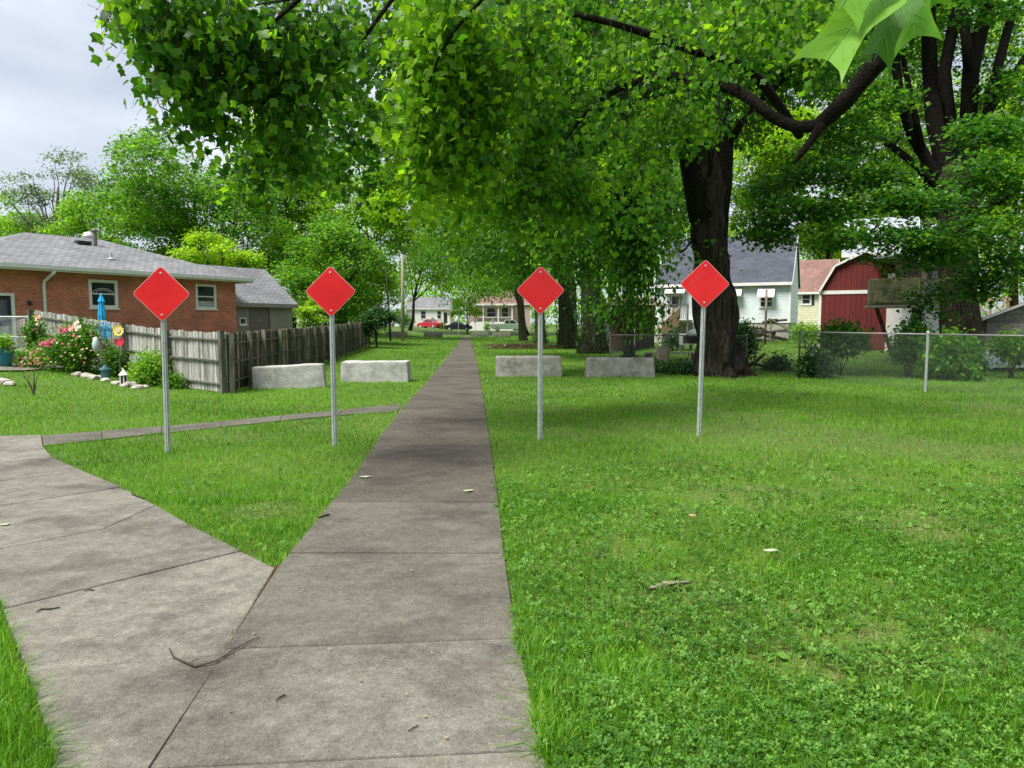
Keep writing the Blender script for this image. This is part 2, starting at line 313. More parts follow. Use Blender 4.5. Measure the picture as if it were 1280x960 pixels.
def leaf_frames(n, droop=.9, spread=.6):
    az = rng.uniform(0, 2*PI, n); pt = -np.abs(rng.normal(droop, spread, n)); pt = np.clip(pt, -1.5, .6)
    t = np.stack([np.cos(az)*np.cos(pt), np.sin(az)*np.cos(pt), np.sin(pt)], 1)
    up = np.stack([rng.normal(0, .45, n), rng.normal(0, .45, n), np.ones(n)], 1)
    nrm = up-t*np.sum(up*t, 1, keepdims=True); ln = np.linalg.norm(nrm, axis=1, keepdims=True); nrm /= np.maximum(ln, 1e-6)
    x = np.cross(t, nrm); return x, t, nrm
def leaves_mesh(name, pos, size, tmpl, m, tint, parent=None, droop=.9, spread=.6):
    n = len(pos); tv, tf = tmpl; x, t, nr = leaf_frames(n, droop, spread)
    sz = (size*rng.uniform(.5, 1.35, n)) if np.isscalar(size) else size
    V = pos[:, None, :]+(tv[None, :, 0:1]*x[:, None, :]+tv[None, :, 1:2]*t[:, None, :]+tv[None, :, 2:3]*nr[:, None, :])*sz[:, None, None]
    Fc = (tf[None]+(np.arange(n)*len(tv))[:, None, None]).reshape(-1, tf.shape[1])
    return fastmesh(name, V.reshape(-1, 3), Fc, m, np.repeat(tint, len(tv)), parent)
TW = []
def blob_points(blobs, nleaf, per=16, cs=.35, shell=.5, flat=.6, spray=0, top=0):
    """leaf positions: blobs = [(centre, (rx,ry,rz), weight)], leaves gathered into small sprays"""
    w = np.array([b[2] for b in blobs], float); w /= w.sum(); nc = max(1, nleaf//per)
    idx = rng.choice(len(blobs), nc, p=w); c = np.array([tuple(b[0]) for b in blobs])[idx]; r = np.array([tuple(b[1]) for b in blobs])[idx]
    u = rng.normal(size=(nc, 3)); u /= np.linalg.norm(u, axis=1, keepdims=True)
    if top: fl_ = rng.uniform(0, 1, nc) < top; u[fl_, 2] = np.abs(u[fl_, 2])
    rad = shell+(1-shell)*rng.uniform(0, 1, (nc, 1))**.6
    rad *= rng.uniform(.85, 1.12, (nc, 1)); cc = c+u*r*rad
    L = rng.normal(size=(nc, per, 3))*cs*np.array([1, 1, flat])
    if spray:
        a = rng.uniform(0, 2*PI, nc); pt = rng.uniform(-1.35, -.25, nc); dv = np.stack([np.cos(a)*np.cos(pt), np.sin(a)*np.cos(pt), np.sin(pt)], 1); tt = rng.uniform(-.5, .5, (nc, per, 1))
        L = L*.38+dv[:, None, :]*tt*spray; TW.append((cc-dv*spray*.6, cc+dv*spray*.5))
    pos = (cc[:, None, :]+L).reshape(-1, 3)
    ct = rng.normal(0, .16, nc); tint = np.clip(.43+np.repeat(ct, per)*1.2+rng.normal(0, .19, nc*per), 0, 1)
    return pos, tint
def BL(px, py, d, rx, ry, w=1, dep=None):
    k = d/F; return (P(px, py, d), (rx*k, dep if dep else (rx+ry)/2*k, ry*k), w*rx*ry)
def curve(a, b, n=6, sag=.15, jit=.06):
    a, b = Vector(a), Vector(b); L = (b-a).length; pts = []
    for i in range(n+1):
        t = i/n; p = a.lerp(b, t); p.z += math.sin(t*PI)*sag*L
        if 0 < i < n: p += Vector((random.uniform(-1, 1), random.uniform(-1, 1), random.uniform(-1, 1)))*jit*L
        pts.append(p)
    return pts
def local(pts, loc): return [Vector(p)-Vector(loc) for p in pts]

# ================================================================== THE SETTING: ground, sidewalk
def axis(a, b, near, dn, df):
    xs = [0.0]; 
    while xs[-1] < b: xs.append(xs[-1]+(dn if xs[-1] < near else df*(1+xs[-1]/60)))
    neg = [0.0]
    while neg[-1] > a: neg.append(neg[-1]-(dn if -neg[-1] < near else df*(1-neg[-1]/60)))
    return np.array(sorted(set(neg+xs)))
xs = axis(-1800, 1800, 25, .8, 3); ys = axis(-60, 2600, 60, .8, 3)
XX, YY = np.meshgrid(xs, ys); ZZ = gz(XX, YY); nx, ny = len(xs), len(ys)
V = np.stack([XX, YY, ZZ], -1).reshape(-1, 3); I = np.arange(nx*ny).reshape(ny, nx)
Fc = np.stack([I[:-1, :-1], I[:-1, 1:], I[1:, 1:], I[1:, :-1]], -1).reshape(-1, 4)
g = fastmesh('ground', V, Fc, M['ground']); tag(g, kind='structure')
SLABPOLY = []
side = bpy.data.objects.new('sidewalk', None); link(side); side['kind'] = 'structure'
def slab(poly, m, jit=True, dz=0):
    """poly: world xy list; top a little above the turf, joint left open"""
    SLABPOLY.append([tuple(p) for p in poly])
    n = len(poly); cx = sum(p[0] for p in poly)/n; cy = sum(p[1] for p in poly)/n
    q = []
    area = sum(poly[i][0]*poly[(i+1) % n][1]-poly[(i+1) % n][0]*poly[i][1] for i in range(n))/2
    sg = 1 if area > 0 else -1
    for i in range(n):
        a = Vector(poly[i-1][:2]); b = Vector(poly[i][:2]); c = Vector(poly[(i+1) % n][:2])
        e1 = (b-a).normalized(); e2 = (c-b).normalized(); n1 = Vector((-e1.y, e1.x))*sg; n2 = Vector((-e2.y, e2.x))*sg
        m_ = (n1+n2); k = m_.length; m_ = m_/max(k, .3); q.append(b+m_*min(.0048/max(.35, k/2), .02))
    j = dz+(random.uniform(-.004, .004) if jit else 0); tx, ty = random.uniform(-.003, .003), random.uniform(-.003, .003)
    mb = MB(); ring = lambda z, s: [(cx+(p.x-cx)*s-cx, cy+(p.y-cy)*s-cy, float(gz(p.x, p.y))+z+j+(p.x-cx)*tx+(p.y-cy)*ty) for p in q]
    vs = ring(-.06, 1)+ring(.020, 1)+ring(.026, .994); fs = [tuple(range(2*n, 3*n))]
    for a in (0, n):
        for i in range(n): fs.append((a+i, a+(i+1) % n, a+n+(i+1) % n, a+n+i))
    mb.add(vs, fs); o = mb.build('slab', m, side); o.location = (cx, cy, 0); return o
W_R = sorted([(G(*p).y, G(*p).x) for p in ((685, 955), (665, 870), (647, 800), (635, 740), (626, 645), (613, 555), (605, 500), (598, 460), (590, 430))])
W_L = sorted([(G(*p).y, G(*p).x) for p in ((346, 713), (405, 643), (440, 600), (475, 547), (500, 515), (532, 480), (553, 455), (572, 430))])
dg = [G(*p) for p in ((346, 713), (280, 824), (190, 960))]; sl_ = (dg[2].x-dg[0].x)/(dg[2].y-dg[0].y)
W_L = [(0.3, dg[0].x+sl_*(0.3-dg[0].y))]+W_L+[(92, W_L[-1][1]-(92-W_L[-1][0])*.056)]; W_R = [(0.3, W_R[0][1]+.12)]+W_R+[(92, W_R[-1][1]-(92-W_R[-1][0])*.060)]
xl = lambda d: float(np.interp(d, [a for a, b in W_L], [b for a, b in W_L])); xr = lambda d: float(np.interp(d, [a for a, b in W_R], [b for a, b in W_R]))
j1 = G(560, 805).y; jj = [0.3, G(640, 948).y, j1, G(500, 695).y]
while jj[-1] < 90: jj.append(jj[-1]+1.42)
for i in range(len(jj)-1):
    a, b = jj[i], jj[i+1]; tlt = .10 if i < 3 else .0
    ra, rb = (a+(.06 if 0 < i < 3 else 0)), (b+(.06 if i < 2 else 0))
    tl_ = lambda v, q: v+(q if i < 4 else 0)
    la = a-(.10 if i in (1, 2) else 0); lb = b-(.10 if i in (0, 1) else 0); ra = a+(.02 if i in (1, 2) else 0); rb = b+(.02 if i in (0, 1) else 0)
    poly = [(xl(la), la), (xr(ra), ra), (xr(rb), rb), (xl(lb), lb)]
    if a < dg[0].y-.05 < b-.05: poly.append((dg[0].x, dg[0].y))
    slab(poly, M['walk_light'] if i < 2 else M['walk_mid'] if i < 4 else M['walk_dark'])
LS = [[(84, 1128), (280, 824), (33, 846), (46, 885), (61, 930), (72, 1128)],
      [(33, 846), (280, 824), (345, 714), (302, 693), (3, 767), (16, 800)],
      [(3, 767), (302, 693), (250, 667), (195, 635), (131, 665), (-45, 700)],
      [(-45, 700), (131, 665), (195, 635), (153, 612), (-90, 650)],
      [(-90, 650), (153, 612), (105, 592), (-130, 620)],
      [(-130, 620), (105, 592), (66, 574), (-170, 596)],
      [(-170, 596), (66, 574), (54, 560), (52, 546), (-200, 552)]]
for pl in LS: slab([tuple(G(*p))[:2] for p in pl], M['walk_light'])
tp = [(52, 546), (240, 531), (400, 516), (503, 505)]; bt = [(54, 559), (215, 541), (410, 521), (497, 515)]
def ip(l, t): x = l[0][0]+(l[-1][0]-l[0][0])*t; return (x, float(np.interp(x, [a for a, b in l], [b for a, b in l])))
for i in range(6):
    t0, t1 = i/6, (i+1)/6
    slab([tuple(G(*p))[:2] for p in (ip(bt, t0), ip(bt, t1), ip(tp, t1), ip(tp, t0))], M['walk_mid'], dz=-.012)
def inpoly(x, y, poly, grow=0):
    c = np.zeros(x.shape, bool); n = len(poly)
    for i in range(n):
        x0, y0 = poly[i][:2]; x1, y1 = poly[(i+1) % n][:2]
        if y0 == y1: continue
        k = ((y0 > y) != (y1 > y)) & (x < (x1-x0)*(y-y0)/(y1-y0)+x0); c ^= k
    return c
def onwalk(x, y):
    c = np.zeros(x.shape, bool)
    for p in SLABPOLY:
        X = [q[0] for q in p]; Y = [q[1] for q in p]
        m = (x > min(X)) & (x < max(X)) & (y > min(Y)) & (y < max(Y))
        if m.any(): ii = np.where(m)[0]; c[ii] |= inpoly(x[ii], y[ii], p)
    return c
# dark soil strip under the joints
mb = MB()
for p in SLABPOLY:
    n = len(p); mb.add([(q[0], q[1], float(gz(q[0], q[1]))+.008) for q in p], [tuple(range(n))])
o = mb.build('path', M['soil']); tag(o, kind='structure')
# street at the far end
mb = MB(); mb.add([(-130, 104, float(gz(0, 104))+.02), (130, 98, float(gz(0, 98))+.02), (130, 122, .47), (-130, 126, .47)], [(0, 1, 2, 3)]); tag(mb.build('road', M['asphalt']), kind='structure')

# ================================================================== GRASS
def vnoise(x, y, s, seed=0):
    xi = np.floor(x/s).astype(int); yi = np.floor(y/s).astype(int); fx = sst(x/s-xi); fy = sst(y/s-yi)
    def h(a, b): v = np.sin(a*127.1+b*311.7+seed*74.7)*43758.5453; return v-np.floor(v)
    return (h(xi, yi)*(1-fx)+h(xi+1, yi)*fx)*(1-fy)+(h(xi, yi+1)*(1-fx)+h(xi+1, yi+1)*fx)*fy
def sample_lawn(n, d0, d1, margin=.80):
    d = np.exp(rng.uniform(math.log(d0), math.log(d1), n)); x = rng.uniform(-1, 1, n)*(d*margin+.8); y = d
    ox = (vnoise(x, y, .16, 51)-.42)*.09+(vnoise(x, y, .05, 52)-.5)*.05; oy = (vnoise(x, y, .16, 53)-.42)*.09
    k = ~onwalk(x+ox, y+oy) & ~(onwalk(x-.05, y) & onwalk(x+.05, y)); return x[k], y[k]
def bareness(x, y):
    b = vnoise(x, y, 1.1, 3)*.6+vnoise(x, y, .35, 5)*.4
    for (px, py, r) in ((985, 790, .42), (1150, 800, .5), (1250, 640, .7), (1190, 600, .6), (1010, 545, 1.3), (330, 640, .3), (700, 545, .5), (830, 740, .25), (1235, 511, .8), (1190, 505, .5), (1275, 517, .6), (900, 515, .7), (980, 535, .6), (1080, 560, .5), (700, 490, .8), (340, 632, .2), (1225, 820, .3), (940, 620, .5), (1120, 560, 1.0)):
        c = G(px, py); b = b+.45*np.exp(-(((x-c.x)/(r*1.6))**2+((y-c.y)/r)**2))
    for sg, w_, am in (([(900, 500), (1000, 517), (1100, 535), (1270, 556)], .16, .40), ([(1175, 501), (1300, 518)], .14, .7), ([(620, 488), (760, 497), (900, 515), (1000, 540), (1180, 585)], .14, .34), ([(700, 600), (900, 650), (1100, 730), (1280, 830)], .10, .2)):
        pts_ = [G(*p) for p in sg]
        for p, q in zip(pts_[:-1], pts_[1:]):
            dx, dy = q.x-p.x, q.y-p.y; t_ = np.clip(((x-p.x)*dx+(y-p.y)*dy)/(dx*dx+dy*dy), 0, 1); dd = np.hypot(x-p.x-t_*dx, y-p.y-t_*dy); b = b+am*np.exp(-(dd/w_)**2)*(.4+.9*vnoise(x, y, .4, 77))
    return b
def blades(name, x, y, h, w, segs, m, tint, lean=.5):
    n = len(x); az = rng.uniform(0, 2*PI, n); la = rng.uniform(0, 2*PI, n); ln = np.abs(rng.normal(0, lean, n))
    wx, wy = np.cos(az)*w/2, np.sin(az)*w/2; z = gz(x, y)-.004; dx, dy = np.cos(la)*ln*h, np.sin(la)*ln*h; hh = h*np.sqrt(np.maximum(.12, 1-np.minimum(ln, .93)**2))
    if segs == 1:
        V = np.stack([np.stack([x-wx, y-wy, z], 1), np.stack([x+wx, y+wy, z], 1), np.stack([x+dx, y+dy, z+hh], 1)], 1).reshape(-1, 3)
        Fc = np.arange(n*3).reshape(-1, 3); return fastmesh(name, V, Fc, m, np.repeat(tint, 3))
    a, b = .38, .62
    V = np.stack([np.stack([x-wx, y-wy, z], 1), np.stack([x+wx, y+wy, z], 1), np.stack([x+dx*a-wx*.85, y+dy*a-wy*.85, z+hh*b], 1), np.stack([x+dx*a+wx*.85, y+dy*a+wy*.85, z+hh*b], 1), np.stack([x+dx, y+dy, z+hh], 1)], 1).reshape(-1, 3)
    f = np.array([(0, 1, 3), (0, 3, 2), (2, 3, 4)]); Fc = (f[None]+(np.arange(n)*5)[:, None, None]).reshape(-1, 3); return fastmesh(name, V, Fc, m, np.repeat(tint, 5))
def gtint(x, y):
    n = len(x); return np.clip(.12+.50*vnoise(x, y, 1.6, 1)+.30*vnoise(x, y, .3, 2)+rng.normal(0, .24, n), 0, 1)
x, y = sample_lawn(400000, 1.9, 6.5); b = bareness(x, y); k = rng.uniform(0, 1, len(x)) > np.clip((b-.60)*2.4, 0, .85); x, y, b = x[k], y[k], b[k]
hgt = (.030+.042*vnoise(x, y, .45, 9)+.03*vnoise(x, y, .12, 8))*rng.uniform(.3, 1.35, len(x)); hgt[(x < -1.2) & (y < 3.9)] *= 1.5; hgt[np.abs(x-np.interp(y, [a for a, _ in W_R], [c for _, c in W_R])) < .09] *= 1.35
wdt = (.0034+.0009*y/2)*rng.uniform(.6, 1.7, len(x)); gt_ = gtint(x, y); k = y < 3.9
o = blades('grass', x[k], y[k], hgt[k], wdt[k], 2, M['grass'], gt_[k], .85); tag(o, 'bright green lawn grass along the nearest edges of the sidewalks', 'grass', kind='stuff')
k = ~k; o = blades('grass', x[k], y[k], hgt[k], wdt[k]*1.15, 1, M['grass'], gt_[k], .85); tag(o, 'green lawn grass of the wedge and right lawn short of the sign posts', 'grass', kind='stuff')
x, y = sample_lawn(640000, 6.3, 95); b = bareness(x, y); k = rng.uniform(0, 1, len(x)) > np.clip((b-.64)*2.0, 0, .7); x, y = x[k], y[k]
hgt = (.045+.04*vnoise(x, y, .9, 9))*rng.uniform(.5, 1.3, len(x))*(1+y/120)
o = blades('grass', x, y, hgt, .0060*(y/6)**.95, 1, M['grass'], gtint(x, y), .75); tag(o, 'mown green lawn stretching past the signs and blocks to the far street', 'grass', kind='stuff')
# dead straw thatch in the thin patches
x, y = sample_lawn(70000, 1.9, 14); b = bareness(x, y); k = b > .60; x, y = x[k], y[k]; n = len(x)
o = blades('thatch', x, y, np.full(n, .05)*rng.uniform(.5, 1.6, n), .003+.0006*y, 1, M['straw'], rng.uniform(0, 1, n), 1.0); tag(o, 'dry straw and thatch in thin patches of the lawn', 'thatch', kind='stuff')
# clover
x, y = sample_lawn(170000, 1.9, 9.5); cn = vnoise(x, y, .8, 21)*.6+vnoise(x, y, .22, 22)*.4; k = (rng.uniform(0, 1, len(x)) < 1-sst((y-5.5)/4)) & (cn > .40) & (rng.uniform(0, 1, len(x)) < np.where(x > -.2, 1, .35)) & (rng.uniform(0, 1, len(x)) < .55); x, y = x[k], y[k]; n = len(x)
az = rng.uniform(0, 2*PI, n); zz = gz(x, y)+rng.uniform(.015, .068, n); s = rng.uniform(.007, .0165, n)*np.clip(y/5, 1, 1.35); parts = []
tx, ty = rng.normal(0, .45, n), rng.normal(0, .45, n)
for q in range(3):
    a = az+q*2*PI/3
    def pt(r, da):
        X, Y = np.cos(a+da)*r*s, np.sin(a+da)*r*s; return np.stack([x+X, y+Y, zz+X*tx+Y*ty+r*s*.18], 1)
    parts.append(np.stack([pt(0, 0), pt(1.0, -.55), pt(1.25, 0), pt(1.0, .55)], 1))
V = np.stack(parts, 1).reshape(-1, 3); nq = n*3
Fc = (np.array([(0, 1, 2, 3)])[None]+(np.arange(nq)*4)[:, None, None]).reshape(-1, 4)
tn = np.clip(.2+.45*vnoise(x, y, .6, 31)+rng.normal(0, .28, n), 0, 1)
o = fastmesh('clover', V, Fc, M['clover'], np.repeat(tn, 12)); tag(o, 'clover patches growing through the right foreground lawn', 'clover', kind='stuff')

# broad weed leaves in tufts, right lawn
wt = []; px_ = rng.uniform(-.1, 6, 900); py_ = np.exp(rng.uniform(math.log(2.2), math.log(8), 900)); k = ~onwalk(px_, py_); px_, py_ = px_[k], py_[k]
for a_, b_ in zip(px_, py_):
    for q in range(7): wt.append((a_+random.gauss(0, .018), b_+random.gauss(0, .018), float(gz(a_, b_))+random.uniform(.01, .035)))
o = leaves_mesh('weeds', np.array(wt), .055, T_SIMPLE, M['clover'], rng.uniform(.2, 1, len(wt)), None, -.45, .35); tag(o, 'broad leaved weed rosettes in the right lawn', 'weeds', kind='stuff')
# growth in the diagonal joint
p0, p1 = G(346, 712), G(190, 960); n = 1500; u = rng.uniform(0, 1, n)**1.9; x = p0.x+(p1.x-p0.x)*u+rng.normal(0, .006, n); y = p0.y+(p1.y-p0.y)*u+rng.normal(0, .006, n)
o = blades('joint_growth', x, y, rng.uniform(.03, .045, n), .005, 1, M['straw'], rng.uniform(0, .4, n), .4); tag(o, 'moss and dry growth in the diagonal sidewalk joint', 'moss', kind='stuff')

# ================================================================== RED DIAMOND SIGNS
def diamond(r, cr, z0, depth0, depth1, seg=5):
    """rounded square stood on a corner, in XZ, r = half diagonal"""
    pts = []; c = r-cr*math.sqrt(2)
    for q in range(4):
        ca = q*PI/2; ox, oz = math.cos(ca)*c, math.sin(ca)*c
        for i in range(seg+1):
            a = ca-PI/4+i*PI/2/seg; pts.append((ox+math.cos(a)*cr, z0+oz+math.sin(a)*cr))
    return MB().prism(pts, depth0, depth1)
def make_sign(face_mat, h, tilt_label, group, r=.325, flip=False):
    t = thing('road_sign', tilt_label, 'sign', group=group)
    top = h; zc = h-r
    # U-channel post with punched web
    w = MB(); ph = .0255; nh = int((zc+r*.62)/ph); hw = .016; hr = .0082
    for i in range(nh):
        z0 = i*ph; z1 = z0+ph; zm = (z0+z1)/2
        octv = [(math.cos(PI/8+k*PI/4)*hr, zm+math.sin(PI/8+k*PI/4)*hr*1.15) for k in range(8)]
        outv = [(hw, zm+.006), (.006, z1), (-.006, z1), (-hw, zm+.006), (-hw, zm-.006), (-.006, z0), (.006, z0), (hw, zm-.006)]
        vs = [(a, 0, b) for a, b in octv]+[(a, 0, b) for a, b in outv]+[(hw, 0, z1), (-hw, 0, z1), (-hw, 0, z0), (hw, 0, z0)]
        fs = [(k, (k+1) % 8, 8+(k+1) % 8, 8+k) for k in range(8)]+[(8, 16, 9), (10, 17, 11), (12, 18, 13), (14, 19, 15)]
        w.add(vs, fs)
    hp = nh*ph
    w.build('post_web', M['galv'], t)
    f = MB()
    for s in (-1, 1):
        f.prism([(s*.016, .0), (s*.022, .026), (s*.034, .026), (s*.034, .030), (s*.0185, .030), (s*.013, .003)], -.25, hp, 'z')
    f.build('post_flange', M['galv'], t)
    bk = MB().box(-.012, .012, .022, .024, 0, hp); bk.build('hole_shade_strip', M['galv_dark'], t)  # added dark strip behind the web, stands in for shade in the holes
    yb = -.008 if not flip else .036
    pl = diamond(r, .045, zc, yb-.003, yb); pl.build('sign_edge', M['white_edge'] if not flip else M['sign_back'], t, label='thin pale rim')
    if not flip:
        o = diamond(r-.0065, .040, zc, yb-.0042, yb-.003).build('sign_face', face_mat, t)
    for dz in (r*.74, -r*.74):
        b = MB(); ng = 10
        b.prism([(math.cos(2*PI*k/ng)*.014, zc+dz+math.sin(2*PI*k/ng)*.014) for k in range(ng)], yb-.0075, yb-.0042)
        b.prism([(math.cos(2*PI*k/6)*.008, zc+dz+math.sin(2*PI*k/6)*.008) for k in range(6)], yb-.013, yb-.0075)
        b.build('bolt', M['alu'], t)
    return t
grp = 'red diamond signs across the walkway'
for (bx, by, topy, rot, lab, tl, rr) in ((209, 568, 332, .10, 'leftmost red diamond sign on galvanized post, in front of the brick house', .006, .338),
                             (418, 559, 332, .03, 'red diamond sign on galvanized post beside the left edge of the main sidewalk', -.002, .328),
                             (675, 551, 332, -.02, 'red diamond sign on galvanized post just right of the sidewalk and a block', 0, .331),
                             (874, 546, 324, -.10, 'red diamond sign on galvanized post in front of the big tree trunk, rightmost', .014, .345)):
    b = G(bx, by); h = P(bx, topy, b.y).z
    t = make_sign(M['red'], h, lab, grp, rr); t.location = b; t.rotation_euler = (0, tl, rot)
# ================================================================== CONCRETE BARRIER BLOCKS
def conc_block(px, py, L, H, D, rz, m, label, group, seed=0, name='concrete_block', roundr=.028, coarse=False):
    b = G(px, py); bm = bmesh.new(); bmesh.ops.create_cube(bm, size=1)
    for v in bm.verts: v.co = Vector((v.co.x*L, v.co.y*D, (v.co.z+.5)*H)); v.co.x *= (1-.02*(v.co.z/H))
    bmesh.ops.bevel(bm, geom=list(bm.edges), offset=roundr, segments=3, affect='EDGES', profile=.5)
    if not coarse:
        bmesh.ops.subdivide_edges(bm, edges=[e for e in bm.edges if e.calc_length() > .25], cuts=9, use_grid_fill=True)
        bmesh.ops.triangulate(bm, faces=[f for f in bm.faces if len(f.verts) > 4])
    for v in bm.verts:
        q = v.co*2.0+Vector((seed*7.3, 0, 0)); v.co += Vector((noise.noise(q), noise.noise(q+Vector((9, 0, 0))), noise.noise(q+Vector((0, 9, 0)))*1.3))*.022
        q = v.co*9+Vector((seed*3.1, 0, 0)); v.co += Vector((noise.noise(q), noise.noise(q+Vector((9, 0, 0))), noise.noise(q+Vector((0, 9, 0)))))*.007
    me = bpy.data.meshes.new(name); bm.to_mesh(me); bm.free(); me.materials.append(m)
    for p in me.polygons: p.use_smooth = True
    o = bpy.data.objects.new(name, me); link(o); o.location = b+Vector((0, D/2, -.05)); o.rotation_euler = (0, -.05 if seed == 1 else random.uniform(-.01, .01), rz); tag(o, label, 'concrete block', group); return o
gb = 'concrete barrier blocks across the walkway'
conc_block(359, 486, 1.74, .62, .55, .17, M['block_pale'], 'long concrete block with pale patches, skewed beside the dark wooden fence', gb, 1)
conc_block(468, 478, 1.86, .62, .6, .0, M['block_pale'], 'pale whitish concrete block left of the sidewalk, between it and the skewed block', gb, 2)
conc_block(661, 471, 2.02, .66, .6, 0, M['block'], 'grey concrete block directly right of the sidewalk, behind the third sign post', gb, 3)
conc_block(776, 472, 2.05, .64, .6, -.02, M['block'], 'grey concrete block with a worn rounded end beside the ivy-clad trunks', gb, 4, roundr=.06)
gb2 = 'distant concrete blocks by the far street'
for k, (px, lab, m) in enumerate(((495, 'distant dark concrete block in shade behind the utility pole', 'block_dark'), (541, 'distant mossy concrete block left of the path, in front of the red car', 'block_dark'), (600, 'distant concrete block just right of the path end, in front of the white porch', 'block_dark'), (627, 'distant low concrete block in front of the white pickup truck', 'block_dark'))):
    conc_block(px, 421.5, 2.15, .62, .6, 0, M[m], lab, gb2, 10+k, coarse=True)
gs = 'distant signs seen from behind by the far street'
first = None
for k, (px, lab) in enumerate(((541, 'distant grey sign back in front of the red car'), (573, 'distant grey sign back just left of the path end, by the dark car'), (594, 'distant grey sign back right of the path end, left of the porch house window'), (616, 'distant grey sign back nearest the white pickup truck'))):
    if first is None: first = make_sign(M['sign_back'], 2.33, lab, gs, .33, True); t = first
    else: t = copy_tree(first); t['label'] = lab
    t.location = on(px, 90)

# ================================================================== HOUSE HELPERS
def lap_siding(parent, m, x0, x1, z0, z1, y=0, step=.115, holes=(), name='clapboard', thick=.018, axis='x', maxn=400):
    """horizontal boards, each its own part; boards stop at openings"""
    n = int((z1-z0)/step+.5); step = (z1-z0)/n
    for i in range(n):
        a = z0+i*step; segs = [(x0, x1)]
        for (hx0, hx1, hz0, hz1) in holes:
            if a+step > hz0+.01 and a < hz1-.01:
                ns = []
                for s in segs:
                    if s[1] <= hx0 or s[0] >= hx1: ns.append(s)
                    else:
                        if s[0] < hx0: ns.append((s[0], hx0))
                        if s[1] > hx1: ns.append((hx1, s[1]))
                segs = ns
        for s in segs:
            mb = MB(); mb.add([(s[0], y, a), (s[1], y, a), (s[1], y-thick, a), (s[0], y-thick, a), (s[0], y-.002, a+step), (s[1], y-.002, a+step)], [(0, 1, 2, 3), (3, 2, 5, 4), (0, 3, 4), (1, 5, 2)])
            mb.build(name, m, parent)
def wall_with_holes(parent, m, L, H, holes, z0=0, th=.2, name='wall', y=0):
    """front wall in the XZ plane (outside towards -y), openings cut"""
    xs_ = sorted({0, L}|{h[0] for h in holes}|{h[1] for h in holes}); zs_ = sorted({z0, z0+H}|{h[2] for h in holes}|{h[3] for h in holes}); mb = MB()
    for i in range(len(xs_)-1):
        for j in range(len(zs_)-1):
            xm, zm = (xs_[i]+xs_[i+1])/2, (zs_[j]+zs_[j+1])/2
            if any(h[0] < xm < h[1] and h[2] < zm < h[3] for h in holes): continue
            mb.add([(xs_[i], y, zs_[j]), (xs_[i+1], y, zs_[j]), (xs_[i+1], y, zs_[j+1]), (xs_[i], y, zs_[j+1])], [(0, 1, 2, 3)])
    for h in holes:
        a, b, c, d = h; mb.add([(a, y, c), (b, y, c), (b, y, d), (a, y, d), (a, y+th, c), (b, y+th, c), (b, y+th, d), (a, y+th, d)], [(0, 1, 5, 4), (1, 2, 6, 5), (2, 3, 7, 6), (3, 0, 4, 7)])
    return mb.build(name, m, parent)
def window(parent, x0, x1, z0, z1, y=0, fw=.09, fm='white', mid=True, glass='glass', name='window', sill=True, curtain=False, label=None):
    f = MB(); f.box(x0, x1, y-.03, y+.08, z1-fw, z1); f.box(x0, x1, y-.03, y+.08, z0, z0+fw); f.box(x0, x0+fw, y-.028, y+.08, z0+fw, z1-fw); f.box(x1-fw, x1, y-.028, y+.08, z0+fw, z1-fw)
    o = f.build(name, M[fm], parent, label=label)
    zm = (z0+z1)/2
    MB().box(x0+fw, x1-fw, y+.03, y+.04, zm if mid else z0+fw, z1-fw).build('pane', M[glass], o)
    if mid:
        MB().box(x0+fw, x1-fw, y+.05, y+.06, z0+fw, zm).build('pane', M[glass], o); MB().box(x0+fw, x1-fw, y+.0, y+.06, zm-.025, zm+.025).build('sash_rail', M[fm], o)
    if curtain: MB().box(x0+fw+.04, x1-fw-.04, y+.10, y+.105, z0+fw, zm+.1).build('curtain', M['curtain'], o)
    if sill: MB().box(x0-.05, x1+.05, y-.07, y-.0, z0-.06, z0-.002).build('sill', M['white'] if fm == 'white' else M[fm], o)
    return o
def box_walls(parent, m, L, D, z0, z1, front=True, name='wall', gable=None):
    """left, right, back walls as separate parts; gable = ridge height"""
    for nm, a, b in (('side_wall', (0, 0), (0, D)), ('side_wall', (L, 0), (L, D))):
        mb = MB(); pts = [(a[0], 0, z0), (a[0], D, z0), (a[0], D, z1)]+([(a[0], D/2, gable)] if gable else [])+[(a[0], 0, z1)]
        s = -.1 if a[0] == L else .1
        mb.add(pts+[(p[0]+s, p[1], p[2]) for p in pts], [tuple(range(len(pts))), tuple(range(2*len(pts)-1, len(pts)-1, -1))]); mb.build(nm, m, parent)
    MB().box(0, L, D-.1, D, z0, z1).build('back_wall', m, parent)
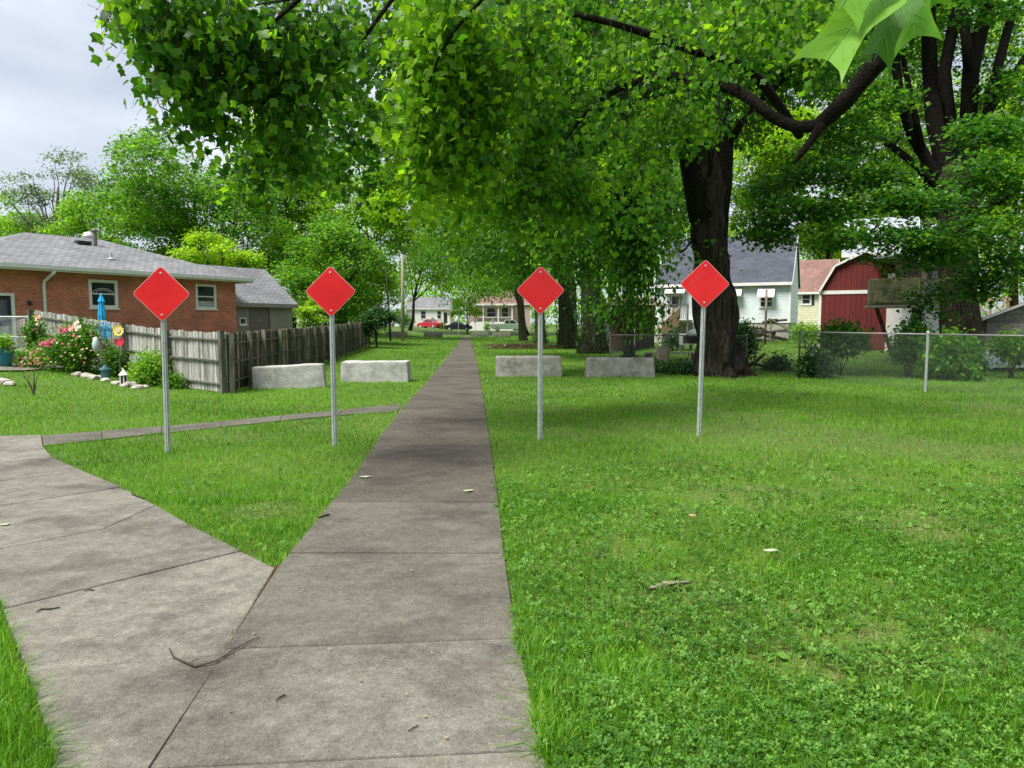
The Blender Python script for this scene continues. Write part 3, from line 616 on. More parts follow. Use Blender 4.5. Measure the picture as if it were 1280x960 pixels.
def gable_roof(parent, m, L, D, ze, zr, oh=.3, ohx=.3, th=.10, fascia='white'):
    k = (zr-ze)/(D/2); y0 = -oh; z0 = ze-oh*k
    for s in (0, 1):
        ya, za, yb, zb = (y0, z0, D/2, zr) if s == 0 else (D+oh, z0, D/2, zr)
        mb = MB(); vs = [(-ohx, ya, za), (L+ohx, ya, za), (L+ohx, yb, zb), (-ohx, yb, zb)]; mb.add(vs+[(v[0], v[1], v[2]+th) for v in vs], [(0, 1, 2, 3), (4, 5, 6, 7), (0, 1, 5, 4), (1, 2, 6, 5), (2, 3, 7, 6), (3, 0, 4, 7)])
        mb.build('roof_slope', m, parent)
    f = MB(); f.box(-ohx, L+ohx, y0-.03, y0, z0-.10, z0+th*.8); f.build('fascia', M[fascia], parent)
    for xx in (-ohx-.02, L+ohx+.003):
        r = MB()
        for (ya, yb) in ((y0, D/2), (D+oh, D/2)):
            r.add([(xx, ya, z0-.06), (xx+.02, ya, z0-.06), (xx+.02, yb, zr-.06), (xx, yb, zr-.06), (xx, ya, z0+th), (xx+.02, ya, z0+th), (xx+.02, yb, zr+th), (xx, yb, zr+th)], [(0, 1, 2, 3), (4, 5, 6, 7), (0, 3, 7, 4), (1, 2, 6, 5), (0, 1, 5, 4), (2, 3, 7, 6)])
        r.build('rake_board', M[fascia], parent)

# ================================================================== BRICK HOUSE (left)
Bc = Vector((-12.96, 34.0, 0)); dr = Vector((.541, .841, 0)).normalized(); ang = math.atan2(dr.y, dr.x)
A0 = Bc-dr*11.1; base = Vector((A0.x, A0.y, .0))
bh = thing('brick_house', 'low red brick house with grey hip roof and white trimmed windows, behind the left fence', 'house', base, ang)
bi = Matrix.Translation(base) @ Matrix.Rotation(ang, 4, 'Z'); binv = bi.inverted()
def on_wall(px, py, inv=binv, mtx=bi, yl=0):
    """pixel -> local point on plane y=yl of a rotated frame"""
    o_ = inv @ Vector((0, 0, CAMH)); p_ = inv @ P(px, py, 10.); d_ = p_-o_; k = (yl-o_.y)/d_.y; return o_+d_*k
def wrect(x0, y0, x1, y1, inv=binv):
    a = on_wall(x0, (y0+y1)/2, inv); b = on_wall(x1, (y0+y1)/2, inv); c = on_wall((x0+x1)/2, y0, inv); d = on_wall((x0+x1)/2, y1, inv); return (a.x, b.x, d.z, c.z)
Lb, Db = 11.1, 8.0; zE = 3.58
w1 = wrect(111, 350, 147, 385); w2 = wrect(244.5, 355.5, 270, 386); dr_ = wrect(-20, 366, 19.5, 446)
dr_ = (dr_[0], dr_[1], .62, dr_[3])
wall_with_holes(bh, M['brick'], Lb, zE, [w1, w2, dr_], 0)
box_walls(bh, M['brick'], Lb, Db, 0, zE)
wo = window(bh, *w1, fw=.11); window(bh, *w2, fw=.10)
xc_, zc_, rr_ = (w1[0]+w1[1])/2, w1[2]+.48*(w1[3]-w1[2])+.02, (w1[1]-w1[0])*.36
for q_ in (1, .72): MB().tube([(xc_+math.cos(k*PI/12)*rr_*q_, .02, zc_+math.sin(k*PI/12)*rr_*.55*q_) for k in range(13)], .012, 5).build('window_arc', M['white'], wo)
MB().box(w2[0]+.12, w2[1]-.12, .045, .05, w2[2]+.12, w2[2]+.34).build('curtain', M['curtain'], bh)
mb = MB(); x0, x1, z0, z1 = dr_; mb.box(x0, x1, -.03, .1, z1-.1, z1); mb.box(x1-.1, x1, -.029, .1, z0, z1-.1); mb.box(x0, x0+.1, -.029, .1, z0, z1-.1); dfm = mb.build('door_frame', M['white'], bh)
dd = MB().box(x0+.1, x1-.1, .04, .08, z0, z1-.1).build('door', M['black'], bh); MB().box(x0+.25, x1-.22, .03, .039, z0+1.0, z1-.25).build('pane', M['glass'], dd); MB().box(x0+.25, x1-.22, .032, .039, z0+.12, z0+.9).build('kick_panel', M['curtain'], dd)
# hip roof
oh = .55; rz = .62; ridge = 5.38; e = zE-.02
def hip(parent, m, L, D, ze, zr, oh, th=.12):
    c = [(-oh, -oh), (L+oh, -oh), (L+oh, D+oh), (-oh, D+oh)]; r = [(D/2, D/2), (L-D/2, D/2)]
    for idx, poly in enumerate(([c[0], c[1], r[1], r[0]], [c[1], c[2], r[1]], [c[2], c[3], r[0], r[1]], [c[3], c[0], r[0]])):
        vs = [(p[0], p[1], zr if p in r else ze) for p in poly]; n = len(vs)
        MB().add(vs+[(v[0], v[1], v[2]-th) for v in vs], [tuple(range(n)), tuple(range(2*n-1, n-1, -1))]+[(i, (i+1) % n, (i+1) % n+n, i+n) for i in range(n)]).build('roof_slope', m, parent)
    s = MB().box(-oh+.02, L+oh-.02, -oh+.02, 0, ze-.17, ze-.13).build('soffit', M['white'], parent)
    f = MB(); f.box(-oh-.02, L+oh+.02, -oh-.03, -oh-.003, ze-.22, ze-.02); f.box(L+oh+.003, L+oh+.03, -oh-.03, D+oh, ze-.221, ze-.021); f.build('fascia', M['white'], parent)
    gt = MB(); gt.box(-oh-.02, L+oh+.02, -oh-.13, -oh-.035, ze-.15, ze-.015); gt.build('gutter', M['white'], parent)
hip(bh, M['shingle'], Lb, Db, zE+.17, ridge, oh)
q = on_wall(57, 350); mb = MB(); mb.tube([(q.x+.05, -oh-.08, zE-.02), (q.x, -oh-.06, zE-.12), (q.x-.1, -.12, zE-.4), (q.x-.1, -.07, zE-.55), (q.x-.1, -.07, .7)], .055, 8); mb.build('downspout', M['white'], bh)
q = on_wall(300, 355); 
def roof_z(lx, ly): return zE+.17+(ridge-zE-.17)*min((ly+oh)/(Db/2+oh), (Lb+oh-lx)/(Db/2+oh), (lx+oh)/(Db/2+oh))
def roof_pt(px, py):
    o_ = binv @ Vector((0, 0, CAMH)); d_ = (binv @ P(px, py, 10.))-o_; lo, hi = 0., 8.
    for i in range(4000):
        t_ = 1+i*.001*4; p_ = o_+d_*t_
        if -oh < p_.y < Db/2 and p_.z < roof_z(p_.x, p_.y): return p_
    return o_+d_*3
p_ = roof_pt(119, 307); mb = MB(); mb.tube([(p_.x, p_.y, p_.z-.1), (p_.x, p_.y, p_.z+.62)], .085, 10); mb.tube([(p_.x, p_.y, p_.z+.6), (p_.x, p_.y, p_.z+.66), (p_.x, p_.y, p_.z+.74)], [.12, .13, .05], 10); mb.build('chimney_pipe', M['galv_dark'], bh)
p_ = roof_pt(105, 306); MB().box(p_.x-.28, p_.x+.28, p_.y-.1, p_.y+.25, p_.z+.03, p_.z+.16).build('roof_vent', M['black'], bh)
p_ = roof_pt(139, 324); mb = MB(); mb.tube([(p_.x, p_.y, p_.z-.05), (p_.x, p_.y, p_.z+.28)], .05, 8); mb.tube([(p_.x, p_.y, p_.z), (p_.x, p_.y, p_.z+.06)], [.16, .06], 8); mb.build('vent_pipe', M['galv'], bh)
p_ = Vector((Lb-Db/2-.2, Db/2+.6, ridge)); mb = MB(); mb.tube([p_+Vector((0, 0, z)) for z in (-.2, .0, .05, .18, .32, .38)], [.14, .16, .24, .28, .2, .03], 14); mb.build('turbine_vent', M['alu'], bh)
q = on_wall(35, 378); mb = MB(); mb.tube([(q.x, -.0, q.z+.03), (q.x, -.12, q.z+.06), (q.x, -.14, q.z)], .02, 6); mb.tube([(q.x, -.14, q.z+.05), (q.x, -.14, q.z-.03), (q.x, -.14, q.z-.12)], [.04, .08, .05], 8); mb.build('wall_lamp', M['black'], bh)
# garage wing beyond
gE = Vector((-11.57, 38.0, 0)); Lg, Dg = 3.95, 4.6; gb0 = gE-dr*Lg; ga = thing('garage', 'tan sided garage with steep grey roof and brown door beyond the brick house', 'garage', gb0, ang)
ginv = (Matrix.Translation(gb0) @ Matrix.Rotation(ang, 4, 'Z')).inverted()
dg_ = wrect(313, 384, 336, 410, ginv); dg_ = (dg_[0], dg_[1], .3, dg_[3]); wg = wrect(299, 397, 308, 406, ginv)
wall_with_holes(ga, M['tan'], Lg, 2.72, [dg_, wg], 0); box_walls(ga, M['tan'], Lg, Dg, 0, 2.72, gable=4.4)
lap_siding(ga, M['tan'], 0, Lg, .3, 2.70, -.003, .15, [dg_, wg])
do = MB().box(dg_[0], dg_[1], .02, .07, dg_[2], dg_[3]).build('door', M['tan_door'], ga); MB().box(dg_[0]+.35, dg_[1]-.35, .0, .019, 1.7, 1.82).build('door_sign', M['grey_wood'], do)
mb = MB(); mb.box(dg_[0]-.07, dg_[1]+.07, -.035, .0, dg_[3], dg_[3]+.08); mb.box(dg_[0]-.07, dg_[0], -.035, .0, .3, dg_[3]); mb.box(dg_[1], dg_[1]+.07, -.035, .0, .3, dg_[3]); mb.build('door_frame', M['tan_door'], ga)
window(ga, *wg, fw=.06, mid=False)
gable_roof(ga, M['shingle'], Lg, Dg, 2.72, 4.45, .25, .2, fascia='tan')
mb = MB(); k = (4.45-2.72)/2.3; mb.add([(-3.0, -.22, 2.66), (-.21, -.22, 2.66), (-.21, 2.3, 4.54), (-3.6, 2.3, 4.54), (-.21, 4.6, 2.8), (-3.0, 4.6, 2.8)], [(0, 1, 2, 3), (3, 2, 4, 5)]); mb.build('roof_link', M['shingle'], ga)

# ================================================================== WOODEN FENCES (left)
def picket_mesh(h, w, m, seed):
    mb = MB(); c = .03; mb.prism([(-w/2, 0), (w/2, 0), (w/2, h-c), (w/2-c, h), (-w/2+c, h), (-w/2, h-c)], 0, .018); return mb.mesh('picket', m)
def wood_fence(a, b, hf, posts, label, mats, name='wooden_fence', wide=.14, dirn=1, lean=None, gap=.006, rails=(.28, .75, 1.22), pm='post_wood'):
    a = Vector(a); b = Vector(b); L = (b.xy-a.xy).length; an = math.atan2(b.y-a.y, b.x-a.x)
    t = thing(name, label, 'fence', (a.x, a.y, 0), an); meshes = [(picket_mesh(1, wide-gap, M[m], i)) for i, m in enumerate(mats)]
    n = int(L/wide)
    for i in range(n):
        s = (i+.5)*wide; x, y = a.x+(b.x-a.x)*s/L, a.y+(b.y-a.y)*s/L; z = float(gz(x, y)); h = hf(s/L)
        o = bpy.data.objects.new('picket', random.choice(meshes)); link(o, t)
        o.location = (s, .0+random.uniform(-.004, .006), z+.02); o.scale = (1, 1, h-random.uniform(0, .035)); o.rotation_euler = (random.uniform(-.01, .01), random.gauss(0, .010), 0)
    ts = [0]+list(posts)+[1] if posts[0] != 0 else list(posts)
    zs = lambda u: float(gz(a.x+(b.x-a.x)*u, a.y+(b.y-a.y)*u))
    for i, u in enumerate(posts):
        x = u*L; h = hf(u)+random.uniform(-.03, .05); mb = MB().box(-.052, .052, -.15, -.04, -.2, h); o = mb.build('post', M[pm], t); o.location = (x, 0, zs(u)); 
        o.rotation_euler = (random.uniform(-.02, .02), (lean.get(i, 0) if lean else 0)+random.uniform(-.012, .012), 0)
    for i in range(len(posts)-1):
        u0, u1 = posts[i], posts[i+1]
        for r in rails:
            f = r/1.45; mb = MB(); mb.bar((u0*L, -.022, zs(u0)+hf(u0)*f), (u1*L, -.022, zs(u1)+hf(u1)*f), .075, .036); o = mb.build('rail', M[pm], t)
    return t
pc = G(285, 492); pA = Vector((-15.2, 23, 0)); hA0 = P(47, 388, 23).z-float(gz(-15.2, 23)); hA1 = P(285, 415.5, pc.y).z
# front run: posts at photo columns
def upar(px, a, b):
    k = (px-CX)/F; dx, dy = b.x-a.x, b.y-a.y; return (k*a.y-a.x)/(dx-k*dy)
pp = [0]+[upar(x, pA, pc) for x in (105, 160, 213)]+[.997]
wood_fence(pA, pc, lambda u: hA0+(hA1-hA0)*u, pp, 'weathered grey picket fence running behind the rose bush to the corner', ['picket'], rails=(.22, .76, 1.27))
pe = Vector((-9.6, 48, 0)); hB1 = P(455, 402, 48).z-float(gz(-9.6, 48)); cols = [291, 308, 324, 347, 364, 377, 390, 400, 409, 417, 424, 430, 436, 441, 447, 455]
dirv = (pe-pc).normalized(); pcs = pc+dirv*.03+Vector((.0, .0, 0))
wood_fence(pcs, pe, lambda u: hA1-.02+(hB1-hA1+.02)*u, [max(0, upar(x, pcs, pe)) if i else 0 for i, x in enumerate(cols[:-1])]+[1], 'dark mossy wooden fence receding from the corner towards the far trees, with one leaning post', ['picket_dark', 'picket_dark', 'picket_dark', 'picket_bare'], name='wooden_fence', lean={2: .16}, pm='post_wood', rails=(.28, .74, 1.2))

# ================================================================== TREES
def make_crown(parent, loc, blobs, nleaf, size, tmpl, m, per=16, cs=.35, shell=.45, flat=.6, droop=.7, spread=.6, name='crown', tshift=0., top=0):
    pos, tint = blob_points(blobs, nleaf, per, cs, shell, flat, 0, top); pos = pos-np.array(tuple(loc)); tint = np.clip(tint+tshift, 0, 1)
    o = leaves_mesh(name, pos, size, tmpl, m, tint, parent, droop, spread); return o
def limb(parent, pts, r0, r1, loc, m, n=8, name='branch', flute=.12):
    pts = local(pts, loc); k = len(pts); mb = MB().tube(pts, [r0+(r1-r0)*i/(k-1) for i in range(k)], n, flute=flute, seed=random.random()*50); return mb.build(name, m, parent, smooth=True)
def bg_tree(x0, x1, ytop, ybot, d, leafm, label, nleaf=11000, size=.26, nb=12, group=None, name='tree', trunk_r=.25, bark='bark', cs=.5, dens=.42, cat='tree', tmpl=None, trunk=True, depth=None, basepx=None, shell=.45):
    base = on(basepx if basepx else (x0+x1)/2, d); t = thing(name, label, cat, base, 0, group)
    c = P((x0+x1)/2, (ytop+ybot)/2, d); rx = (x1-x0)/2*d/F; rz_ = (ybot-ytop)/2*d/F; ry = depth or rx; blobs = []
    nb = int(nb*2.2)
    for i in range(nb):
        while True:
            u = Vector((random.uniform(-1, 1), random.uniform(-1, 1), random.uniform(-1, 1)))
            if .25 < u.length < 1: break
        s = random.uniform(.20, .38) if dens > .3 else random.uniform(.12, .24)
        cc = Vector((c.x+u.x*rx*(1-s*.45), c.y+u.y*ry*(1-s*.45), c.z+u.z*rz_*(1-s*.45))); blobs.append((cc, (rx*s, ry*s, rz_*s*(.72 if leafm in ('lime', 'airy') else .85)), s*s))
    if trunk:
        top = Vector((c.x, c.y, c.z+rz_*.2)); pts = curve((base.x, base.y, base.z-.2), top, 7, 0, .012); rr = [trunk_r*(1.35 if i == 0 else 1)*(1-.75*i/7) for i in range(8)]
        MB().tube(local(pts, base), rr, 10, flute=.15, seed=random.random()*9).build('trunk', M[bark], t, smooth=True)
        st = pts[3]
        for bl in blobs[:(40 if leafm == 'airy' else 14)]:
            s0 = pts[random.choice((2, 3, 4, 5))]; limb(t, curve(s0, Vector(bl[0]), 5, .05, .04), trunk_r*.38, .02, base, M[bark], 6)
    make_crown(t, base, blobs, int(nleaf*1.2), size*.93, tmpl or T_SIMPLE, M[leafm], cs=cs*.62, shell=.72, top=.72, flat=.5, droop=.35, spread=.4); return t
# left background
bg_tree(8, 138, 190, 300, 75, 'airy', 'pale airy far tree with thin see-through crown above the left end of the roof', 5200, .28, 16, trunk_r=.3, cs=.75, dens=.2, bark='bark_grey')
bg_tree(-90, 60, 235, 320, 80, 'bgmid', 'hazy green far tree low behind the brick house roof at the left edge', 9000, .34, 10, cs=.7)
bg_tree(60, 190, 245, 320, 70, 'bgmid', 'small light green tree behind the roof vent pipe', 9000, .3, 10, cs=.6)
bg_tree(138, 350, 140, 400, 56, 'bgdark', 'tall rounded dark green tree directly behind the brick house', 36000, .27, 20, trunk_r=.35, cs=.55)
bg_tree(228, 328, 285, 350, 46, 'lime', 'bright lime green small tree rising behind the garage roof', 7000, .2, 9, cs=.4, trunk_r=.14)
bg_tree(290, 440, 125, 400, 64, 'bgbright', 'tall yellow green tree behind the lime tree and garage', 42000, .29, 16, cs=.6)
bg_tree(385, 530, 130, 420, 74, 'bgbright', 'sunlit yellow green tree left of the utility pole, far back', 42000, .32, 14, cs=.6)
bg_tree(345, 482, 275, 432, 52, 'bgdark', 'dark dense tree behind the far part of the wooden fence', 22000, .25, 18, trunk_r=.25, cs=.5)
bg_tree(362, 412, 362, 418, 40, 'lime', 'bright green bush showing above the fence beside the second sign', 2600, .16, 5, cs=.25, trunk_r=.06, name='bush', cat='bush')
bg_tree(446, 494, 375, 436, 46, 'ivy', 'dark leafy shrub overgrowing the far end of the wooden fence', 5200, .16, 7, cs=.3, trunk_r=.06, name='bush', cat='bush')
# centre distance
bg_tree(470, 600, 215, 385, 100, 'bgmid', 'light green tree over the far white house', 15000, .42, 14, cs=.9, basepx=512)
bg_tree(560, 690, 235, 380, 96, 'bgmid', 'soft green tree above the porch house across the street', 15000, .42, 14, cs=.9, basepx=660)
bg_tree(565, 603, 368, 408, 100, 'lime', 'small yellow green street tree left of the porch house', 2600, .26, 5, cs=.4, trunk_r=.1)
# right background
bg_tree(790, 910, 140, 330, 75, 'bgmid', 'pale green tree behind the left half of the siding house roof', 13000, .34, 12, cs=.7)
bg_tree(880, 1020, 90, 345, 68, 'lime', 'sunlit lime green tree behind the siding house ridge', 24000, .32, 14, cs=.7)
bg_tree(975, 1090, 150, 350, 72, 'lime', 'bright yellow green tree above the brown roofed cream house', 11000, .32, 12, cs=.7)
bg_tree(1050, 1220, 60, 340, 76, 'lime', 'light green tree behind the chimney house', 15000, .34, 14, cs=.7)
bg_tree(1195, 1340, 90, 400, 64, 'lime', 'sunlit lime tree behind the grey shed at the right edge', 15000, .3, 14, cs=.6)
bg_tree(680, 840, 100, 370, 80, 'bgmid', 'light green tree showing between the hanging branches left of the big trunk', 15000, .36, 14, cs=.7)
bg_tree(985, 1130, 255, 400, 84, 'bgbright', 'low bright tree filling the gap behind the cream house and barn', 14000, .34, 12, cs=.6)
bg_tree(1035, 1190, -70, 330, 70, 'bgbright', 'tall light green tree filling the gaps between the maple stems', 30000, .30, 18, cs=.6)
bg_tree(1170, 1360, -70, 340, 66, 'bgbright', 'tall light green tree behind the maple at the right edge of the view', 30000, .30, 18, cs=.6)
bg_tree(900, 1050, -40, 260, 78, 'bgbright', 'tall light green tree between the big trunk and the maple', 26000, .34, 16, cs=.6)
# far woods closing the horizon
pos = []; n = 34000; xx = rng.uniform(-210, 210, n); yy = 165+rng.uniform(0, 30, n); hh = (7+9*vnoise(xx, yy, 9, 4)+4*vnoise(xx, yy, 3, 5)+8*sst((xx-5)/40)+6*sst((-xx-15)/40)); zz = rng.uniform(0, 1, n)**.8*hh
o = leaves_mesh('far_woods', np.stack([xx, yy, zz], 1), 1.1, T_SIMPLE, M['bgmid'], np.clip(.35+.4*vnoise(xx, zz*3, 5, 6)+rng.normal(0, .12, n), 0, 1), None, .7, .6); tag(o, 'far line of trees behind the street houses', 'trees', kind='stuff')

# T1 big tulip trunk with hanging foliage
b1 = G(900, 470); t1 = thing('tulip_tree', 'huge dark furrowed tree trunk behind the rightmost red sign, forking high up', 'tree', b1); d1 = b1.y
k_ = d1/F
pts = [P(px, py, d1) for px, py in ((902, 476), (901, 466), (899, 450), (896, 420), (893, 390), (891, 360), (889, 330), (887, 300), (886, 270), (884, 240), (883, 215), (882, 180), (881, 140))]
wd = [82, 66, 56, 51, 47, 43, 40, 38, 40, 44, 42, 28, 14]
pts2 = []; wd2 = []
for i in range(len(pts)-1):
    for s_ in range(4): pts2.append(pts[i].lerp(pts[i+1], s_/4)); wd2.append(wd[i]+(wd[i+1]-wd[i])*s_/4)
pts2.append(pts[-1]); wd2.append(wd[-1])
MB().tube(local(pts2, b1), [w_*k_/2 for w_ in wd2], 56, flute=.42, seed=3).build('trunk', M['bark'], t1, smooth=True)
for pl, r0, r1 in (([(878, 275), (870, 228), (863, 190), (856, 140), (846, 70), (838, -20), (830, -120)], 17, 9), ([(892, 275), (898, 228), (900, 190), (900, 130), (902, 60), (908, -30), (915, -130)], 17, 9), ([(884, 225), (882, 180), (878, 120), (874, 40), (870, -60)], 13, 7)):
    pp_ = [P(a, b_, d1+random.uniform(-.2, .2)) for a, b_ in pl]; limb(t1, pp_, r0*k_, r1*k_, b1, M['bark_limb'], 14, 'stem', .25)
for pl, r0 in (([(905, 190), (935, 140), (990, 90), (1040, 30)], 6), ([(862, 175), (820, 110), (760, 60), (700, 40)], 7), ([(858, 120), (800, 60), (720, -20)], 6), ([(868, 300), (862, 304), (856, 312), (850, 316)], 2), ([(902, 80), (960, 20), (1010, -60)], 6)):
    limb(t1, [P(a, b_, d1-i*.5) for i, (a, b_) in enumerate(pl)], r0*k_, .02, b1, M['bark_limb'], 8)
bl1 = [BL(760, 60, 20, 90, 60), BL(640, 90, 19, 80, 70), BL(700, 170, 20, 90, 60), BL(800, 150, 21, 70, 60), BL(560, 60, 19, 70, 60), BL(900, 40, 19, 100, 50), BL(980, 80, 22, 80, 50), BL(820, -40, 21, 150, 60), BL(1000, -30, 21, 120, 60), BL(620, -20, 20, 140, 60), BL(560, 170, 22, 60, 70), BL(620, 230, 22, 60, 50), BL(940, 150, 23, 30, 40), BL(885, 330, 21.5, 10, 8, .3), BL(848, 330, 21.5, 20, 16, .5), BL(835, 290, 22, 18, 30, .8), BL(880, 110, 19, 60, 45)]
make_crown(t1, b1, bl1, 48000, .155, T_LOBE, M['mid'], per=26, cs=.40, shell=.2, flat=.8, droop=.9)

# T2 many stemmed maple, right
b2 = on(1200, 25.5); t2 = thing('maple_tree', 'many-stemmed maple with fanning dark stems right of the mossy box', 'tree', b2); d2 = 25.5; k2 = d2/F
pts = [P(px, py, d2) for px, py in ((1202, 462), (1201, 445), (1200, 420), (1199, 390), (1198, 360), (1199, 330), (1197, 300), (1195, 275), (1193, 250), (1192, 225), (1192, 195))]; wd = [80, 58, 48, 42, 40, 40, 42, 44, 46, 42, 12]
pts2 = []; wd2 = []
for i in range(len(pts)-1):
    for s_ in range(3): pts2.append(pts[i].lerp(pts[i+1], s_/3)); wd2.append(wd[i]+(wd[i+1]-wd[i])*s_/3)
MB().tube(local(pts2, b2), [w_*k2/2 for w_ in wd2], 32, flute=.22, seed=8).build('trunk', M['bark'], t2, smooth=True)
for pl, r0, r1 in (([(1190, 268), (1172, 222), (1140, 168), (1124, 120), (1118, 60), (1112, -30)], 9, 5), ([(1192, 265), (1184, 220), (1168, 150), (1162, 80), (1160, 0), (1150, -80)], 13, 8), ([(1150, 180), (1138, 120), (1128, 70)], 6, 3), ([(1193, 260), (1190, 220), (1186, 150), (1180, 90), (1192, 30), (1205, -60)], 12, 6), ([(1196, 260), (1200, 215), (1210, 150), (1213, 90), (1225, 40), (1250, -30), (1270, -90)], 13, 7), ([(1212, 90), (1208, 50), (1200, 0)], 7, 5), ([(1198, 262), (1210, 205), (1236, 135), (1248, 80), (1264, 20), (1275, -60)], 8, 5), ([(1238, 135), (1262, 100), (1290, 60)], 6, 4), ([(1180, 250), (1150, 210), (1110, 180), (1080, 160)], 7, 3), ([(1203, 290), (1240, 255), (1275, 235), (1320, 215)], 8, 4), ([(1192, 270), (1160, 235), (1120, 225)], 6, 2)):
    limb(t2, [P(a, b_, d2+random.uniform(-.6, .6)) for a, b_ in pl], r0*k2*.9, r1*k2*.9, b2, M['bark_limb'], 12, 'stem', .2)
bl2 = [BL(1080, 215, 22, 50, 24), BL(1020, 260, 22, 55, 20), BL(1090, 290, 21, 70, 20), BL(1010, 215, 23, 50, 25), BL(960, 290, 23, 40, 22), BL(960, 240, 24, 30, 30, .7), BL(1140, 250, 21, 60, 22), BL(1180, 310, 22, 45, 26), BL(1240, 290, 22, 60, 30), BL(1250, 220, 22, 60, 30), BL(1225, 350, 23, 30, 26), BL(1160, 370, 23, 30, 16, .6), BL(1180, 390, 23, 22, 16, .5), BL(1235, 165, 23, 60, 22), BL(1050, 170, 24, 60, 26), BL(1090, 120, 25, 45, 36, .7), BL(1020, 60, 26, 60, 50), BL(1100, 20, 26, 60, 40), BL(1150, 40, 28, 70, 60, .5), BL(1240, 40, 28, 70, 50, .5), BL(1180, 130, 28, 60, 30, .35), BL(1200, -60, 26, 150, 40), BL(1270, 330, 22, 30, 20, .6), BL(1260, 120, 26, 40, 30, .7)]
bl2 += [BL(1225, 5, 24, 60, 25, .4), BL(1265, 100, 24, 30, 30, .3), BL(1060, 90, 23, 40, 30, .5), BL(1095, 322, 23, 30, 10, .5), BL(1060, 300, 23, 34, 16, .6), BL(1120, 338, 22.5, 14, 10, .3)]
make_crown(t2, b2, bl2, 52000, .145, T_LOBE, M['maple'], per=34, cs=.30, shell=.2, flat=.34, droop=.35, spread=.35)

# T3 ivy-clad trunks mid distance
def ivy_tree(px, d, wpx, label, lean, blobs, nleaf, ivy=1000, name='tree', top=210, m='mid'):
    b = on(px, d); t = thing(name, label, 'tree', b); k = d/F; ground = 405+1.6*F/d
    n = 14; pts = [P(px+lean*i/n, ground+8-(ground-top)*i/n, d) for i in range(n+1)]
    MB().tube(local(pts, b), [wpx*k/2*(1.5 if i == 0 else 1.2 if i == 1 else 1)*(1-.4*i/n) for i in range(n+1)], 20, flute=.25, seed=px).build('trunk', M['bark_moss'], t, smooth=True)
    for bl in blobs[:8]: limb(t, curve(pts[random.choice((8, 10, 12, 14))], bl[0], 6, .05, .03), wpx*k*.14, .02, b, M['bark'], 6)
    if ivy:
        u = rng.uniform(0, 1, ivy)**1.6; a = rng.uniform(0, 2*PI, ivy); r = wpx*k/2*(1.25-.3*u)+rng.uniform(0, .16, ivy); hgt = u*3.4
        pos = np.stack([lean*k*hgt/6+np.cos(a)*r, np.sin(a)*r, hgt], 1); leaves_mesh('ivy', pos, .13, T_SIMPLE, M['ivy'], rng.uniform(0, .9, ivy), t, .9, .5)
    make_crown(t, b, blobs, nleaf, .20, T_SIMPLE, M[m], per=16, cs=.42, shell=.2, flat=.9, droop=1.0, spread=.4); return t
ivy_tree(742, 39, 30, 'thick ivy-wrapped trunk left of the grey blocks with drooping crown', -8, [BL(700, 280, 32, 70, 50), BL(640, 300, 34, 55, 40), BL(760, 310, 32, 50, 40), BL(690, 220, 30, 80, 50), BL(715, 335, 34, 40, 18, .5), BL(790, 250, 28, 50, 60), BL(600, 285, 36, 45, 40), BL(668, 325, 36, 40, 25)], 22000)
ivy_tree(713, 47, 24, 'dark ivy-covered trunk behind and left of the thickest one', -12, [BL(650, 250, 44, 70, 50), BL(610, 310, 46, 45, 30), BL(575, 300, 50, 40, 40), BL(590, 240, 48, 60, 50), BL(680, 330, 44, 40, 22, .6)], 20000)
ivy_tree(786, 33, 12, 'slender rough trunk standing behind the right end of the concrete blocks', 4, [BL(795, 335, 27, 34, 36), BL(808, 388, 27, 20, 24, .7), BL(780, 290, 27, 45, 36), BL(815, 245, 27, 35, 50), BL(758, 385, 28, 16, 20, .4), BL(770, 230, 27, 50, 50), BL(740, 150, 25, 60, 60)], 14500, ivy=200)
ivy_tree(676, 58, 14, 'thin dark trunk left of the ivy-clad trunks, near the brush pile', -6, [BL(640, 345, 60, 40, 20, .8), BL(670, 300, 58, 40, 40), BL(620, 330, 62, 30, 22)], 9000, ivy=500, top=280)
ivy_tree(655, 68, 10, 'small leaning tree with a low curved bough beside the white pickup', -10, [BL(600, 350, 66, 38, 20), BL(560, 345, 70, 30, 24), BL(640, 330, 68, 40, 30), BL(540, 320, 70, 30, 30), BL(575, 372, 68, 22, 10, .6)], 10000, ivy=0, top=300, m='bgdark')

# Overhanging tulip tree, trunk outside the frame at the right
b5 = Vector((10.5, 7.0, 0)); t5 = thing('tulip_tree', 'tulip tree limbs and leaves hanging overhead across the top of the view', 'tree', b5)
MB().tube(local([Vector((10.5, 7, -.2)), Vector((10.4, 7, .5)), Vector((10.3, 7.2, 3)), Vector((10, 7.5, 6)), Vector((9.8, 7.8, 10)), Vector((9.5, 8, 14))], b5), [.7, .5, .42, .38, .3, .2], 24, flute=.2, seed=4).build('trunk', M['bark'], t5, smooth=True)
def spl(ctrl, n=5):
    out_ = []; c = [ctrl[0]]+ctrl+[ctrl[-1]]
    for i in range(1, len(c)-2):
        for s in range(n):
            t_ = s/n; out_.append(.5*((2*c[i])+(-c[i-1]+c[i+1])*t_+(2*c[i-1]-5*c[i]+4*c[i+1]-c[i+2])*t_*t_+(-c[i-1]+3*c[i]-3*c[i+1]+c[i+2])*t_**3))
    return out_+[ctrl[-1]]
def limb5(pl, r, name='branch'):
    pts = spl([P(a, b_, d) for a, b_, d in pl]); k = len(pts); rr = [.84*float(np.interp(i/(k-1), np.linspace(0, 1, len(r)), r)) for i in range(k)]
    MB().tube(local(pts, b5), rr, 12, flute=.18, seed=random.random()*40).build(name, M['bark_limb'], t5, smooth=True)
